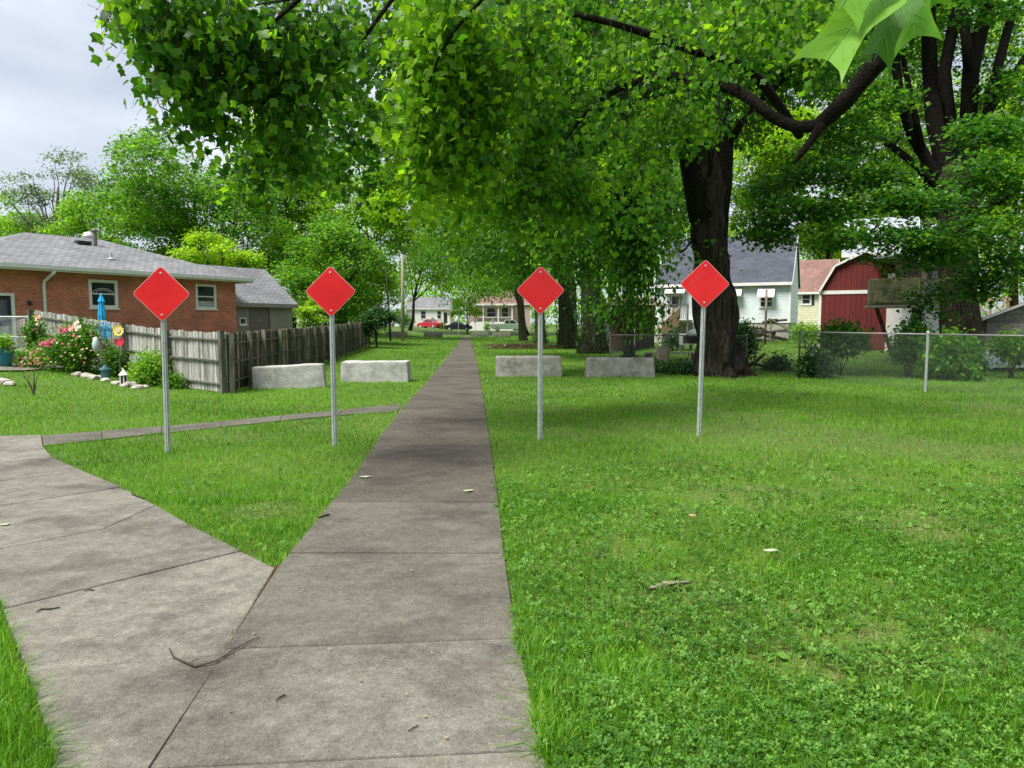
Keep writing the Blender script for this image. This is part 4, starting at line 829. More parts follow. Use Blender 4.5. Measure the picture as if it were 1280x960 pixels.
limb5([(1400, -330, 8.6), (1260, -120, 9.5), (1165, 0, 10.3), (1125, 45, 10.7), (1085, 92, 11), (1052, 130, 11.2), (1022, 158, 11.5)], [.22, .19, .17, .165, .16, .155, .13], 'limb')
limb5([(1026, 156, 11.45), (995, 158, 11.6), (965, 145, 11.8), (935, 122, 12), (905, 108, 12.3), (865, 100, 12.6), (825, 95, 12.8), (790, 104, 13), (755, 122, 13), (730, 145, 13), (712, 168, 13), (698, 186, 13)], [.12, .11, .105, .10, .09, .08, .055, .03, .015], 'limb')
limb5([(1028, 155, 11.4), (1012, 178, 11.4), (1002, 192, 11.4), (992, 204, 11.4)], [.10, .07, .06, .03], 'broken_branch')
limb5([(1000, 170, 14), (940, 90, 13), (880, 68, 12.8), (830, 50, 12.5), (790, 36, 12.3), (745, 24, 12), (700, 16, 12), (655, 14, 12), (632, 22, 12)], [.10, .1, .09, .08, .07, .06, .045, .03, .02], 'limb')
limb5([(660, 12, 12), (645, 45, 11.8), (625, 85, 11.6), (610, 125, 11.5), (598, 160, 11.5)], [.02, .014, .012, .008, .004])
limb5([(640, 18, 12), (610, 40, 11.6), (585, 80, 11.4), (570, 110, 11.4)], [.02, .014, .012, .004])
limb5([(800, 100, 12.9), (795, 125, 12.6), (770, 150, 12.5), (755, 185, 12.4)], [.02, .014, .012, .004])
limb5([(922, 112, 12), (925, 80, 12), (920, 45, 12), (915, -20, 12)], [.02, .02, .016, .014])
for i in range(16):
    x0_ = random.uniform(720, 960); y0_ = float(np.interp(x0_, [720, 790, 860, 940, 1000], [150, 104, 100, 124, 158])); d0_ = float(np.interp(x0_, [720, 1000], [13, 11.6])); sx_ = random.uniform(-45, 10); L_ = random.uniform(30, 90)
    limb5([(x0_, y0_, d0_), (x0_+sx_*.4, y0_+L_*.35, d0_-.2), (x0_+sx_*.8, y0_+L_*.7, d0_-.3), (x0_+sx_, y0_+L_, d0_-.3)], [.012, .009, .006, .003])
for i in range(12):
    x0_ = random.uniform(650, 900); y0_ = float(np.interp(x0_, [650, 700, 790, 900], [14, 16, 36, 72])); sx_ = random.uniform(-60, 10); L_ = random.uniform(40, 130)
    limb5([(x0_, y0_, 12.2), (x0_+sx_*.4, y0_+L_*.3, 12), (x0_+sx_*.8, y0_+L_*.7, 11.8), (x0_+sx_, y0_+L_, 11.8)], [.014, .010, .007, .003])
for pl in ([(700, -60, 6), (560, -30, 6.3), (430, -10, 6.6), (300, 10, 7), (220, 35, 7.2)], [(520, -40, 7.5), (460, 40, 7.6), (410, 110, 7.8), (370, 170, 8), (350, 220, 8.2)], [(420, -40, 6.5), (340, 30, 6.8), (290, 90, 7), (260, 150, 7.2)], [(640, -40, 9), (560, 50, 9), (530, 130, 9.2), (515, 200, 9.4)]): limb5(pl, [.035, .02, .012, .004])
bl5 = [BL(200, 20, 6.8, 70, 40), BL(290, 40, 7, 80, 60), BL(330, 110, 7.4, 70, 50), BL(260, 110, 7, 50, 50, .8), BL(380, 60, 7.4, 80, 60), BL(350, 180, 8, 55, 40), BL(310, 210, 8, 35, 30, .7), BL(420, 120, 10, 60, 60), BL(390, 200, 10.4, 40, 35, .8), BL(470, 50, 10.2, 70, 60), BL(440, 210, 11, 50, 40), BL(470, 150, 12, 50, 60, .8), BL(240, 150, 7.3, 30, 35, .45), BL(215, 95, 6.8, 45, 35, .7), BL(160, 25, 6.5, 35, 22, .5)]
bl6 = [BL(800, 70, 11.6, 70, 25, .28), BL(900, 75, 11.2, 60, 25, .28), BL(760, 150, 12.2, 50, 25, .3), BL(690, 45, 11.4, 50, 25, .3), BL(960, 40, 11, 50, 30, .3), BL(1040, 60, 10.6, 30, 30, .2), BL(560, 30, 9.4, 60, 50), BL(530, 120, 9.6, 50, 60), BL(540, 200, 10, 45, 45), BL(600, 110, 10, 60, 60), BL(590, 200, 10.4, 60, 45), BL(650, 60, 10.5, 70, 50), BL(665, 170, 11.4, 40, 45), BL(640, 240, 11.5, 60, 40), BL(560, 270, 12, 50, 28, .7), BL(720, 240, 12, 50, 40), BL(760, 70, 14.5, 60, 40, .6), BL(800, 30, 13.5, 70, 35, .7), BL(860, 50, 14, 50, 35, .5), BL(790, 200, 14.5, 50, 40, .9), BL(710, 20, 12.6, 60, 35), BL(660, 110, 12.5, 50, 50, .6), BL(840, 150, 15, 60, 40, .7), BL(930, 20, 12, 60, 35, .6), BL(690, 290, 13, 50, 25, .6), BL(1010, 30, 12, 40, 40, .5), BL(1090, 10, 10, 40, 25, .3), BL(800, 250, 13, 40, 40, .5)]
# hidden part of the crown higher up, above the frame
blT = [(Vector((x_, y_, z_)), (2.2, 2.2, 1.0), 1) for x_, y_, z_ in ((3, 7, 8.2), (6, 9, 9), (1, 11, 9.2), (7, 12, 9.6), (4, 13, 10.5), (9, 6, 9), (-1, 8.5, 8.2))]
pos, tint = blob_points(bl5, 7800, 9, .16, .1, 1.0, .75); posb, tintb = blob_points(bl6, 19500, 11, .22, .1, 1.0, .9); posc, tintc = blob_points(blT, 3500, 12, .3, .1, 1.0)
tv_ = []; tf_ = []
for (pa_, pb_) in TW:
    for a_, c_ in zip(pa_, pb_):
        k = len(tv_); w_ = .004
        for q_ in (a_, (a_+c_)/2+np.array([0, 0, .03]), c_):
            tv_ += [tuple(q_+np.array([w_, 0, 0])), tuple(q_+np.array([-w_*.5, w_*.87, 0])), tuple(q_+np.array([-w_*.5, -w_*.87, 0]))]; w_ *= .6
        for j in (0, 3):
            for e in range(3): tf_.append((k+j+e, k+j+(e+1) % 3, k+j+3+(e+1) % 3, k+j+3+e))
o = fastmesh('twigs', np.array(tv_)-np.array(tuple(b5)), np.array(tf_), M['twig'], parent=t5); o['kind'] = 'stuff'
tintb = np.clip(tintb+.10+.30*sst((680-(640+posb[:, 0]/posb[:, 1]*F))/160), 0, 1)  # leaves lighter towards the left: backlit glow painted into their tint
def projx(p): return 640+p[:, 0]/p[:, 1]*F
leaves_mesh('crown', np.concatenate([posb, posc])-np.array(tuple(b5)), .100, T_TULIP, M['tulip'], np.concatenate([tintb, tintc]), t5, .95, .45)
# 300 nearest leaves are parts, the rest one mesh
dist = np.linalg.norm(pos-np.array([0, 0, 1.6]), axis=1); order = np.argsort(dist)
inview = [i for i in order if abs(pos[i, 0]/pos[i, 1]) < .72 and (pos[i, 2]-1.6)/pos[i, 1] < .46][:300]; mask = np.ones(len(pos), bool); mask[inview] = False
leaves_mesh('crown', pos[mask]-np.array(tuple(b5)), .092, T_TULIP, M['tulip'], np.clip(tint[mask]-.05, 0, 1), t5, .95, .45)
variants = []
for i in range(7):
    tv, tf = T_TULIP; sv = tv.copy(); sv[:, 2] *= random.uniform(.3, 2.4); sv[:, 2] += -.25*(sv[:, 1]**2)*random.uniform(0, 1.2)
    ob = fastmesh('leaf', sv, tf, M['tulip'], np.full(len(sv), .1+.12*i)); variants.append(ob.data); bpy.data.objects.remove(ob)
X_, T_, N_ = leaf_frames(len(inview), .95, .45)
for k, i in enumerate(inview):
    o = bpy.data.objects.new('leaf', random.choice(variants)); link(o, t5); s = random.uniform(.06, .118)
    m_ = Matrix((tuple(X_[k]), tuple(T_[k]), tuple(N_[k]))).transposed().to_4x4(); o.matrix_local = Matrix.Translation(Vector(pos[i])-b5) @ m_ @ Matrix.Scale(s, 4)
# the few very near leaves at the top, right of centre: finely shaped, with veins
def bigleaf(base_px, tip_px, d0, d1_, width, roll, tint, curl=.12, midx=0):
    a = P(*base_px, d0); b = P(*tip_px, d1_); ax = b-a; L = ax.length; ax.normalize(); tocam = (Vector((0, 0, 1.6))-a).normalized(); nn = (tocam-ax*tocam.dot(ax)).normalized(); nn = Matrix.Rotation(roll, 3, ax) @ nn; sx = ax.cross(nn)
    prof = [(0, .02, 0), (.03, .15, .0), (.08, .32, .03), (.16, .45, .12), (.24, .52, .22), (.28, .57, .29), (.36, .44, .38), (.46, .34, .50), (.56, .31, .60), (.65, .33, .72), (.72, .38, .86), (.76, .40, .93), (.80, .43, 1.0)]
    nv = 6; V_ = []; Fq = []
    for i, (tc_, w_, to_) in enumerate(prof):
        for j in range(-nv, nv+1):
            q = j/nv; tt = tc_+(to_-tc_)*abs(q)**1.4; z_ = .16*abs(q*w_)-curl*tt*tt+.014*math.sin(tt*20+abs(q)*3)*abs(q)
            V_.append(a+ax*(tt*L)+sx*(q*w_*L*width)+nn*(z_*L))
    w = 2*nv+1
    for i in range(len(prof)-1):
        for j in range(2*nv): Fq.append((i*w+j, i*w+j+1, (i+1)*w+j+1, (i+1)*w+j))
    o = fastmesh('leaf', np.array([tuple(v-b5) for v in V_]), np.array(Fq), M['nearleaf'], np.full(len(V_), tint), t5)
    for p in o.data.polygons: p.use_smooth = True
    vb = MB(); mid = lambda t_: a+ax*(t_*L)+nn*((-curl*t_*t_)*L+.002)
    vb.tube([a-ax*L*.35]+[mid(x_) for x_ in (0, .25, .5, .75, .88)], [.0014, .0014, .0012, .001, .0008, .0004], 5)
    for t_, ln_ in ((.08, .4), (.2, .38), (.35, .3), (.5, .3), (.62, .25)):
        for s in (-1, 1):
            e_ = min(.9, t_+ln_*.75); vb.tube([mid(t_), a+ax*((t_+e_)/2*L)+sx*(s*ln_*.45*L*width)+nn*((.07*ln_-curl*((t_+e_)/2)**2)*L+.003), a+ax*(e_*L)+sx*(s*ln_*.95*L*width)+nn*((.16*ln_*.9-curl*e_*e_)*L+.002)], [.0008, .0006, .0003], 4)
    vb.v = [tuple(Vector(v)-b5) for v in vb.v]; vb.build('leaf_vein', M['vein'], o)
M['nearleaf'] = leafmat('near_leaf', (.035, .11, .015), (.10, .26, .02), (.22, .42, .045), .45, .4)
M['vein'] = mat('vein', (.13, .30, .07), None, .5)
bigleaf((1104, -22), (1018, 92), 1.45, 1.30, .35, .25, .75, .06)
bigleaf((1130, -25), (1093, 84), 1.50, 1.42, .34, -.35, .22, .08)
bigleaf((1132, -35), (1146, 62), 1.55, 1.5, .60, .15, .50, .10)
bigleaf((1090, -50), (1048, 14), 1.40, 1.32, .7, -.2, .75, .1)
bigleaf((1112, -30), (1108, 48), 1.62, 1.62, .45, .3, .0, .05)
bigleaf((1150, -45), (1172, 18), 1.5, 1.5, .7, .3, .5, .1)
mb = MB(); mb.tube(local(spl([P(1110, -15, 1.5), P(1125, -90, 1.55), P(1150, -260, 1.8), P(1230, -500, 2.5), Vector((2.8, 3.2, 6.0)), Vector((6, 5, 7.5)), Vector((9.9, 7.6, 9))]), b5), [.003]*6+[.006]*10+[.012]*10+[.02]*5, 6); mb.build('branch', M['twig'], t5, smooth=True)
#PART2
# ================================================================== UTILITY POLES
for (px, top, dd_, r, lean, lab) in ((503, 318, 62, .16, 0, 'pale wooden utility pole beside the far end of the fence'), (488, 328, 60, .09, -6, 'thin dark leaning pole left of the pale utility pole')):
    b = on(px, dd_); mb = MB().tube([Vector((0, 0, -.2)), (P(px+lean, top, dd_)-b)*.5, P(px+lean, top, dd_)-b], [r, r*.85, r*.7], 12); o = mb.build('utility_pole', M['pole'] if r > .1 else M['bark_moss'], smooth=True); o.location = b; tag(o, lab, 'pole')

# ================================================================== FAR HOUSES AND VEHICLES
def simple_house(name, label, base, rz, L, D, zw, zr, wallm, roofm, wins, found=.4, ridge_x=True, lap=None, door=None):
    t = thing(name, label, 'house', base, rz); holes = [(a, b, c, d) for a, b, c, d in wins]+([door] if door else [])
    wall_with_holes(t, M[wallm], L, zw, holes, 0); box_walls(t, M[wallm], L, D, 0, zw, gable=zr); gable_roof(t, M[roofm], L, D, zw, zr)
    if lap: lap_siding(t, M[wallm], 0, L, found, zw-.02, -.003, lap, holes)
    for w_ in wins: window(t, *w_, fw=.08, curtain=False)
    if door: MB().box(door[0], door[1], .03, .08, door[2], door[3]).build('door', M['glass'], t)
    return t
bw = on(508, 132); hw_ = simple_house('white_house', 'small white far house left of the path end, behind the red car', bw, 0, 8.0, 8, 3.3, 5.3, 'white', 'shingle', [(2.6, 3.6, 1.3, 2.8), (5.6, 6.4, 1.3, 2.8)], door=(6.8, 7.5, .5, 2.5))
b_ = on(455, 128); simple_house('blue_house', 'pale blue far house almost hidden behind the utility pole', b_, .05, 6.2, 7, 2.8, 4.6, 'siding', 'metal_roof', [(2, 3, 1, 2.2)])
b_ = on(585, 128); ph_ = simple_house('x') if False else None
M['tan_far'] = mat('tan_far', (.38, .27, .21), (.48, .36, .28), .8, 3)
ph_ = simple_house('porch_house', 'tan far house with white columned porch, right of the path end', b_, 0, 11, 8, 4.8, 7.2, 'tan_far', 'shingle_brown', [(3.3, 5.0, 2.2, 4.0), (5.9, 7.2, 2.1, 4.1)])
MB().box(0, 8, -2.6, 0, 0, 1.5).build('porch_base', M['white'], ph_); MB().box(-.2, 8.2, -2.9, 0, 4.35, 4.6).build('porch_roof', M['white'], ph_)
for xx_ in (.1, 2.7, 5.3, 7.7): MB().box(xx_, xx_+.22, -2.6, -2.4, 1.5, 4.35).build('porch_column', M['white'], ph_)
MB().box(0, 8, -2.62, -2.56, 2.25, 2.35).build('porch_rail', M['white'], ph_)
def wheel(parent, x, y, r=.33, w=.2):
    t_ = MB(); n = 16; t_.prism([(x+math.cos(2*PI*k/n)*r, r+math.sin(2*PI*k/n)*r) for k in range(n)], y-w/2, y+w/2); o = t_.build('wheel', M['rubber'], parent, bevel=.03)
    MB().prism([(x+math.cos(2*PI*k/12)*r*.6, r+math.sin(2*PI*k/12)*r*.6) for k in range(12)], y-w/2-.012, y+w/2+.012).build('rim', M['alu'], o)
def vehicle(label, base, rz, body, cabin, glass, m, wheels, wid, name, cat, lights, flip=False, extra=None):
    t = thing(name, label, cat, base, rz)
    MB().prism(body, -wid/2, wid/2).build('body', M[m], t, bevel=.06)
    if cabin:
        cb = MB(); n = len(cabin); cz = max(c[1] for c in cabin); c0 = min(c[1] for c in cabin)
        f = lambda s: [(x, s*(wid/2-.06-.16*(z-c0)/(cz-c0)), z) for x, z in cabin]
        a_, b_2 = f(-1), f(1); cb.add(a_+b_2, [tuple(range(n)), tuple(range(2*n-1, n-1, -1))]+[(i, i+n, (i+1) % n+n, (i+1) % n) for i in range(n)]); cb.build('cab', M[m], t, bevel=.03)
        for g_ in glass:
            gm = MB(); n = len(g_)
            for s in (-1, 1):
                gm.add([(x, s*(wid/2-.045-.16*(z-c0)/(cz-c0)), z) for x, z in g_], [tuple(range(n))])
            gm.build('side_window', M['glass'], t)
    for x_ in wheels:
        for s in (-1, 1): wheel(t, x_, s*(wid/2-.1))
    for (x_, z_, mm_) in lights:
        for s in (-1, 1): MB().box(x_-.03, x_+.03, s*(wid/2-.3)-.14, s*(wid/2-.3)+.14, z_-.07, z_+.07).build('headlight' if mm_ == 'alu' else 'tail_light', M[mm_], t)
    if extra: extra(t)
    return t
sedan_b = [(-2.2, .35), (-2.25, .75), (-2.0, .92), (-.9, .98), (.95, .98), (1.9, .86), (2.2, .68), (2.2, .32), (1.75, .25), (-1.75, .25)]
sedan_c = [(-1.5, .95), (-.85, 1.42), (.25, 1.45), (1.05, .95)]
gl = [[(-1.3, 1.0), (-.8, 1.36), (-.3, 1.38), (-.3, 1.0)], [(-.2, 1.0), (-.2, 1.38), (.22, 1.38), (.85, 1.0)]]
vehicle('dark low car parked side on, centre, left of the path end', on(573, 114), 0, sedan_b, sedan_c, gl, 'car_dark', (-1.35, 1.4), 1.75, 'parked_car', 'car', [(2.19, .68, 'alu'), (-2.23, .75, 'pinkred')])
vehicle('red car parked on the far grass in front of the white house', on(537, 116), 2.7, [(a*.86, b) for a, b in sedan_b], [(a*.86, b+.04) for a, b in sedan_c], [[(a*.86, b+.04) for a, b in g_] for g_ in gl], 'car_red', (-1.15, 1.2), 1.7, 'parked_car', 'car', [(1.88, .68, 'alu'), (-1.92, .75, 'pinkred')])
tb = [(-2.8, .45), (-2.8, 1.15), (-.75, 1.18), (.0, 1.18), (1.7, 1.14), (2.6, 1.02), (2.75, .8), (2.75, .42), (2.2, .36), (-2.3, .36)]
def bedx(t): MB().box(-2.7, -.8, -.75, .75, 1.185, 1.2).build('truck_bed', M['rubber'], t)
vehicle('white pickup truck facing right, parked in front of the porch house', on(636, 112), 0, tb, [(-.75, 1.15), (-.65, 1.80), (.75, 1.82), (1.5, 1.15)], [[(-.55, 1.22), (-.5, 1.7), (.05, 1.72), (.05, 1.22)], [(.15, 1.22), (.15, 1.72), (.72, 1.72), (1.25, 1.22)]], 'car_white', (-1.75, 1.8), 1.9, 'pickup_truck', 'truck', [(2.74, .85, 'alu'), (-2.8, .95, 'pinkred')], extra=bedx)

# ================================================================== RIGHT: SIDING HOUSE
th = math.radians(-25); rc = Vector((16.5, 43.0, 0)); Lr, Dr = 8.0, 7.0; b0 = rc-Vector((math.cos(th), math.sin(th), 0))*Lr
sh = thing('siding_house', 'pale blue-white sided house with steep dark slate roof behind the big trunk', 'house', b0, th); sinv = (Matrix.Translation(b0) @ Matrix.Rotation(th, 4, 'Z')).inverted()
zs0 = 1.68; zeh = 4.25; zrh = 7.2
wA = wrect(950, 369, 966, 384, sinv); wB = wrect(911, 368, 923, 384, sinv); dA = wrect(837, 367, 851, 399, sinv)
wall_with_holes(sh, M['siding'], Lr, zeh-zs0, [wA, wB, dA], zs0); box_walls(sh, M['siding'], Lr, Dr, zs0, zeh, gable=zrh)
MB().box(.03, Lr-.03, .03, Dr-.03, 0, zs0).build('foundation', M['block'], sh)
lap_siding(sh, M['siding'], 0, Lr, zs0, zeh-.06, -.003, .12, [wA, wB, dA])
gable_roof(sh, M['shingle_dark'], Lr, Dr, zeh, zrh, .3, .12)
MB().box(Lr-.05, Lr+.05, -.05, .05, zs0, zeh-.03).build('corner_board', M['white'], sh)
for i in range(24):  # gable end boards
    z = zs0+i*.23; 
    if z > zrh-.35: break
    y0_, y1_ = (0, Dr) if z < zeh else (Dr/2*(z-zeh)/(zrh-zeh), Dr-Dr/2*(z-zeh)/(zrh-zeh))
    MB().add([(Lr+.002, y0_, z), (Lr+.02, y0_, z), (Lr+.02, y1_, z), (Lr+.002, y1_, z), (Lr+.003, y0_, z+.22), (Lr+.003, y1_, z+.22)], [(0, 1, 2, 3), (1, 2, 5, 4)]).build('clapboard', M['siding'], sh)
window(sh, *wA, fw=.05, mid=True); window(sh, *wB, fw=.05)
dro = MB().box(dA[0]+.05, dA[1]-.05, .02, .06, dA[2], dA[3]-.05).build('door', M['white'], sh); MB().box(dA[0]+.15, dA[1]-.15, .005, .018, dA[2]+.75, dA[3]-.18).build('pane', M['glass'], dro)
def awning(x0, x1, z1, drop=.62, out_=.55):
    a_ = MB(); a_.add([(x0-.12, -.02, z1), (x1+.12, -.02, z1), (x1+.12, -out_, z1-drop), (x0-.12, -out_, z1-drop), (x0-.12, -out_, z1-drop-.1), (x1+.12, -out_, z1-drop-.1), (x0-.12, -.02, z1-.03), (x1+.12, -.02, z1-.03)], [(0, 1, 2, 3), (3, 2, 5, 4), (0, 3, 4, 6), (1, 7, 5, 2), (6, 4, 5, 7)]); a_.build('awning', M['white'], sh)
awning(wA[0], wA[1], P(958, 357, 43.5).z); awning(wB[0]-.1, wB[1]+.1, P(917, 359, 45).z, .5); awning(dA[0]-.1, dA[1]+.2, P(843, 359, 46).z, .32)
# lower side wing at left with flat brownish roof
wl = Vector((-3.2, 1.0, 0)); MB().box(-3.2, -.02, 1.0, 6, 0, 3.2).build('wing_wall', M['white'], sh); mbw = MB(); mbw.box(-3.4, -.03, .6, 6.2, 3.2, 3.34); mbw.build('wing_roof', M['tan_far'], sh)
window(sh, -2.6, -1.3, 1.7, 2.7, y=.99, fw=.07, fm='white')
# back steps, landing and railing
st = thing('porch_steps', 'wooden back landing with railing and steps by the house door', 'steps', sinv.inverted() @ Vector((dA[0]-.2, -.02, 0)), th)
pz = dA[2]-.05; g0 = .65
for i in range(11): MB().box(-.0+i*.15, .14+i*.15, -1.3, -.0, pz-.04, pz).build('deck_board', M['grey_wood'], st)
for x_, y_ in ((.05, -1.25), (1.6, -1.25)): MB().box(x_-.05, x_+.05, y_-.05, y_+.05, .4, pz+.95).build('post', M['post_wood'], st)
MB().box(.05, 1.6, -1.29, -1.23, pz+.88, pz+.95).build('handrail', M['post_wood'], st)
for i in range(12): MB().box(.15+i*.12, .19+i*.12, -1.28, -1.24, pz+.05, pz+.88).build('baluster', M['post_wood'], st)
for i in range(6): MB().box(-.02, .98, -1.55-i*.28, -1.28-i*.28, pz-.2*(i+1)-.04, pz-.2*(i+1)).build('tread', M['grey_wood'], st)
sp_ = MB(); pa_, pb_ = Vector((1.1, -1.35, 0)), Vector((.2, -2.7, 0)); nq_ = Vector((.03, -.03, 0)); sp_.add([Vector((v.x, v.y, z))+o_ for o_ in (Vector((0, 0, 0)), nq_) for v, z in ((pa_, pz-.35), (pb_, pz-1.15), (pb_, pz-.35), (pa_, pz+.75))], [(0, 1, 2, 3), (7, 6, 5, 4), (0, 4, 5, 1), (1, 5, 6, 2), (2, 6, 7, 3), (3, 7, 4, 0)]); sp_.build('stair_panel', M['timber'], st)
# clutter by the house
b_ = on(952, 38); pl_ = thing('wood_pile', 'heap of old logs and boards against the siding house', 'wood pile', b_)
for i in range(16):
    a_ = Vector((random.uniform(-.9, .6), random.uniform(-.3, .3), random.uniform(.0, 1.2))); e_ = a_+Vector((random.uniform(.5, 1.3), random.uniform(-.2, .2), random.uniform(-.35, .3))); e_.z = max(e_.z, .05)
    MB().tube([a_, e_], random.uniform(.05, .10), 7).build('log', M['brush'], pl_)
b_ = on(985, 36.5); ch_ = thing('slide', 'grey wooden ramp leaning from the log heap to the ground', 'ramp', b_); MB().bar((-.9, 0, 1.25), (.9, -.3, .1), .3, .05).build('plank', M['grey_wood'], ch_); MB().bar((-.85, .1, 0), (-.85, 0, 1.2), .06).build('leg', M['grey_wood'], ch_)
ch_.name = 'wooden_ramp'
b_ = on(957, 36); mb = MB().tube([(0, 0, -.1), (0, 0, P(957, 362, 36).z-b_.z)], .06, 8); o = mb.build('pole', M['galv_dark'], smooth=True); o.location = b_; tag(o, 'dark upright pole in front of the awning window', 'pole')
b_ = on(840, 31); bn = thing('low_platform', 'long low timber bench on dark legs in the back yard grass', 'bench', b_)
for i in range(3): MB().box(-1.15, 1.2, -.2+i*.14, -.07+i*.14, .30, .35).build('plank', M['grey_wood'], bn)
for x_ in (-1.0, 1.0): MB().box(x_-.12, x_+.12, -.2, .2, 0, .298).build('leg', M['brush'], bn)
b_ = on(828, 30.5); bk_ = thing('planter_box', 'pale square planter left of the low bench', 'planter', b_); MB().box(-.2, .2, -.2, .2, 0, .62).build('box', M['tan_far'], bk_, bevel=.02); MB().box(-.16, .16, -.16, .16, .60, .635).build('soil_fill', M['soil'], bk_)
b_ = on(868, 30); gr = thing('barbecue_grill', 'dark kettle grill on thin legs left of the big trunk', 'grill', b_); zt = 1.05
MB().tube([(0, 0, zt-.32), (0, 0, zt-.2), (0, 0, zt-.05), (0, 0, zt)], [.12, .3, .36, .36], 14).build('bowl', M['black'], gr, smooth=True); MB().tube([(0, 0, zt+.004), (0, 0, zt+.12), (0, 0, zt+.24), (0, 0, zt+.28)], [.36, .33, .18, .03], 14).build('lid', M['galv'], gr, smooth=True)
for a_ in range(3): MB().bar((math.cos(a_*2.1)*.2, math.sin(a_*2.1)*.2, zt-.28), (math.cos(a_*2.1)*.35, math.sin(a_*2.1)*.35, 0), .025).build('leg', M['galv_dark'], gr)
b_ = on(858, 36); ac = thing('air_conditioner', 'small grey box unit under the back landing', 'appliance', b_); MB().box(-.3, .3, -.25, .25, .3, .85).build('case', M['alu'], ac, bevel=.02); MB().box(-.22, .22, -.262, -.25, .38, .75).build('grille', M['black'], ac)
for px_ in (-.25, .25): MB().box(px_-.03, px_+.03, -.2, .2, 0, .3).build('leg', M['galv_dark'], ac)
# low open shed left of house
b_ = on(775, 40); ls = thing('garden_shelter', 'low dark open shelter with tan roof between hanging leaves', 'shelter', b_); z1 = P(775, 381, 40).z-b_.z
MB().box(-.9, 2.3, -.6, 1.6, z1-.02, z1+.12).build('roof', M['tan_far'], ls); MB().box(-.8, 2.2, 1.4, 1.5, 0, z1-.02).build('back_wall', M['brush'], ls)
for x_ in (-.75, .7, 2.15): MB().box(x_-.05, x_+.05, -.5, -.4, 0, z1-.02).build('post', M['white'], ls)

# cream house
b_ = on(997, 60); cb_ = simple_house('cream_house', 'cream yellow house with brown roof between the blue house and red barn', b_, -.38, 2.8, 6, 1.6+42*60/F-.0-b_.z, 1.6+77*63/F-b_.z, 'cream', 'shingle_brown', [(.25, .95, 1.6+24*60/F-b_.z, 1.6+37*60/F-b_.z)], lap=.2)
MB().box(1.02, 1.22, -.05, -.02, 1.6+23*60/F-b_.z, 1.6+37*60/F-b_.z).build('shutter', M['black'], cb_)

# red gambrel barn
db = 33.; b_ = on(1079, db); kb = db/F*1.04; z_ = lambda py: 1.6+(405-py)*db/F-b_.z; xb = lambda px: (px-1079)*kb
bn_ = thing('barn', 'dark red gambrel barn shed with white trim right of the cream house', 'barn', b_, -.47); Dn = 4.5
prof = [(xb(1030), 0), (xb(1128), 0), (xb(1128), z_(364)), (xb(1112), z_(333)), (xb(1079), z_(316)), (xb(1046), z_(333)), (xb(1030), z_(364))]
MB().prism(prof, 0, Dn).build('wall', M['barn_red'], bn_)
npn = 17; wpn = (xb(1128)-xb(1030))/npn
for i in range(npn):
    xa = xb(1030)+i*wpn; xc = xa+wpn/2; zt_ = np.interp(xc, [p[0] for p in prof[:1]]+[xb(1030), xb(1046), xb(1079), xb(1112), xb(1128)], [0, z_(364), z_(333), z_(316), z_(333), z_(364)])
    zl = float(np.interp(xa+.01, [xb(1030), xb(1046), xb(1079), xb(1112), xb(1128)], [z_(364), z_(333), z_(316), z_(333), z_(364)])); zr2 = float(np.interp(xa+wpn-.01, [xb(1030), xb(1046), xb(1079), xb(1112), xb(1128)], [z_(364), z_(333), z_(316), z_(333), z_(364)]))
    MB().prism([(xa+.008, .05), (xa+wpn-.008, .05), (xa+wpn-.008, zr2-.03), (xa+.008, zl-.03)], -.022, -.002).build('wall_panel', M['barn_red'], bn_)
pr = [prof[6], prof[5], prof[4], prof[3], prof[2]]
for i in range(4):
    (ax_, az_), (bx_, bz_) = pr[i], pr[i+1]; n_ = Vector((-(bz_-az_), bx_-ax_)).normalized(); n_ = n_ if n_.y > 0 else -n_
    MB().prism([(ax_, az_), (bx_, bz_), (bx_+n_.x*.06, bz_+n_.y*.06), (ax_+n_.x*.06, az_+n_.y*.06)], -.15, Dn+.15).build('roof_slope', M['shingle'], bn_)
    MB().prism([(ax_-n_.x*.03, az_-n_.y*.03), (bx_-n_.x*.03, bz_-n_.y*.03), (bx_+n_.x*.063, bz_+n_.y*.063), (ax_+n_.x*.063, az_+n_.y*.063)], -.19, -.153).build('rake_board', M['white'], bn_)
MB().box(xb(1030)-.03, xb(1128), -.05, -.024, z_(367.5), z_(363)).build('trim_band', M['white'], bn_)
for xx_ in (1030, 1126): MB().box(xb(xx_)-.03, xb(xx_)+.08, -.052, -.023, 0, z_(368)).build('corner_board', M['white'], bn_)

# chimney house behind barn
b_ = on(1055, 52); kh = 52/F; zz_ = lambda py: 1.6+(405-py)*kh-b_.z
chh = simple_house('chimney_house', 'grey sided two-storey house with brick chimney behind the red barn', b_, -.46, 4.3, 8, zz_(318), zz_(270), 'siding', 'metal_roof', [(2.0, 2.8, zz_(345), zz_(325))])
MB().box((1164-1055)*kh, (1176-1055)*kh, 2.0, 2.7, 0, zz_(262)).build('chimney', M['brick'], chh); MB().box((1162-1055)*kh, (1178-1055)*kh, 1.9, 2.8, zz_(262), zz_(259)).build('chimney_cap', M['stone'], chh)
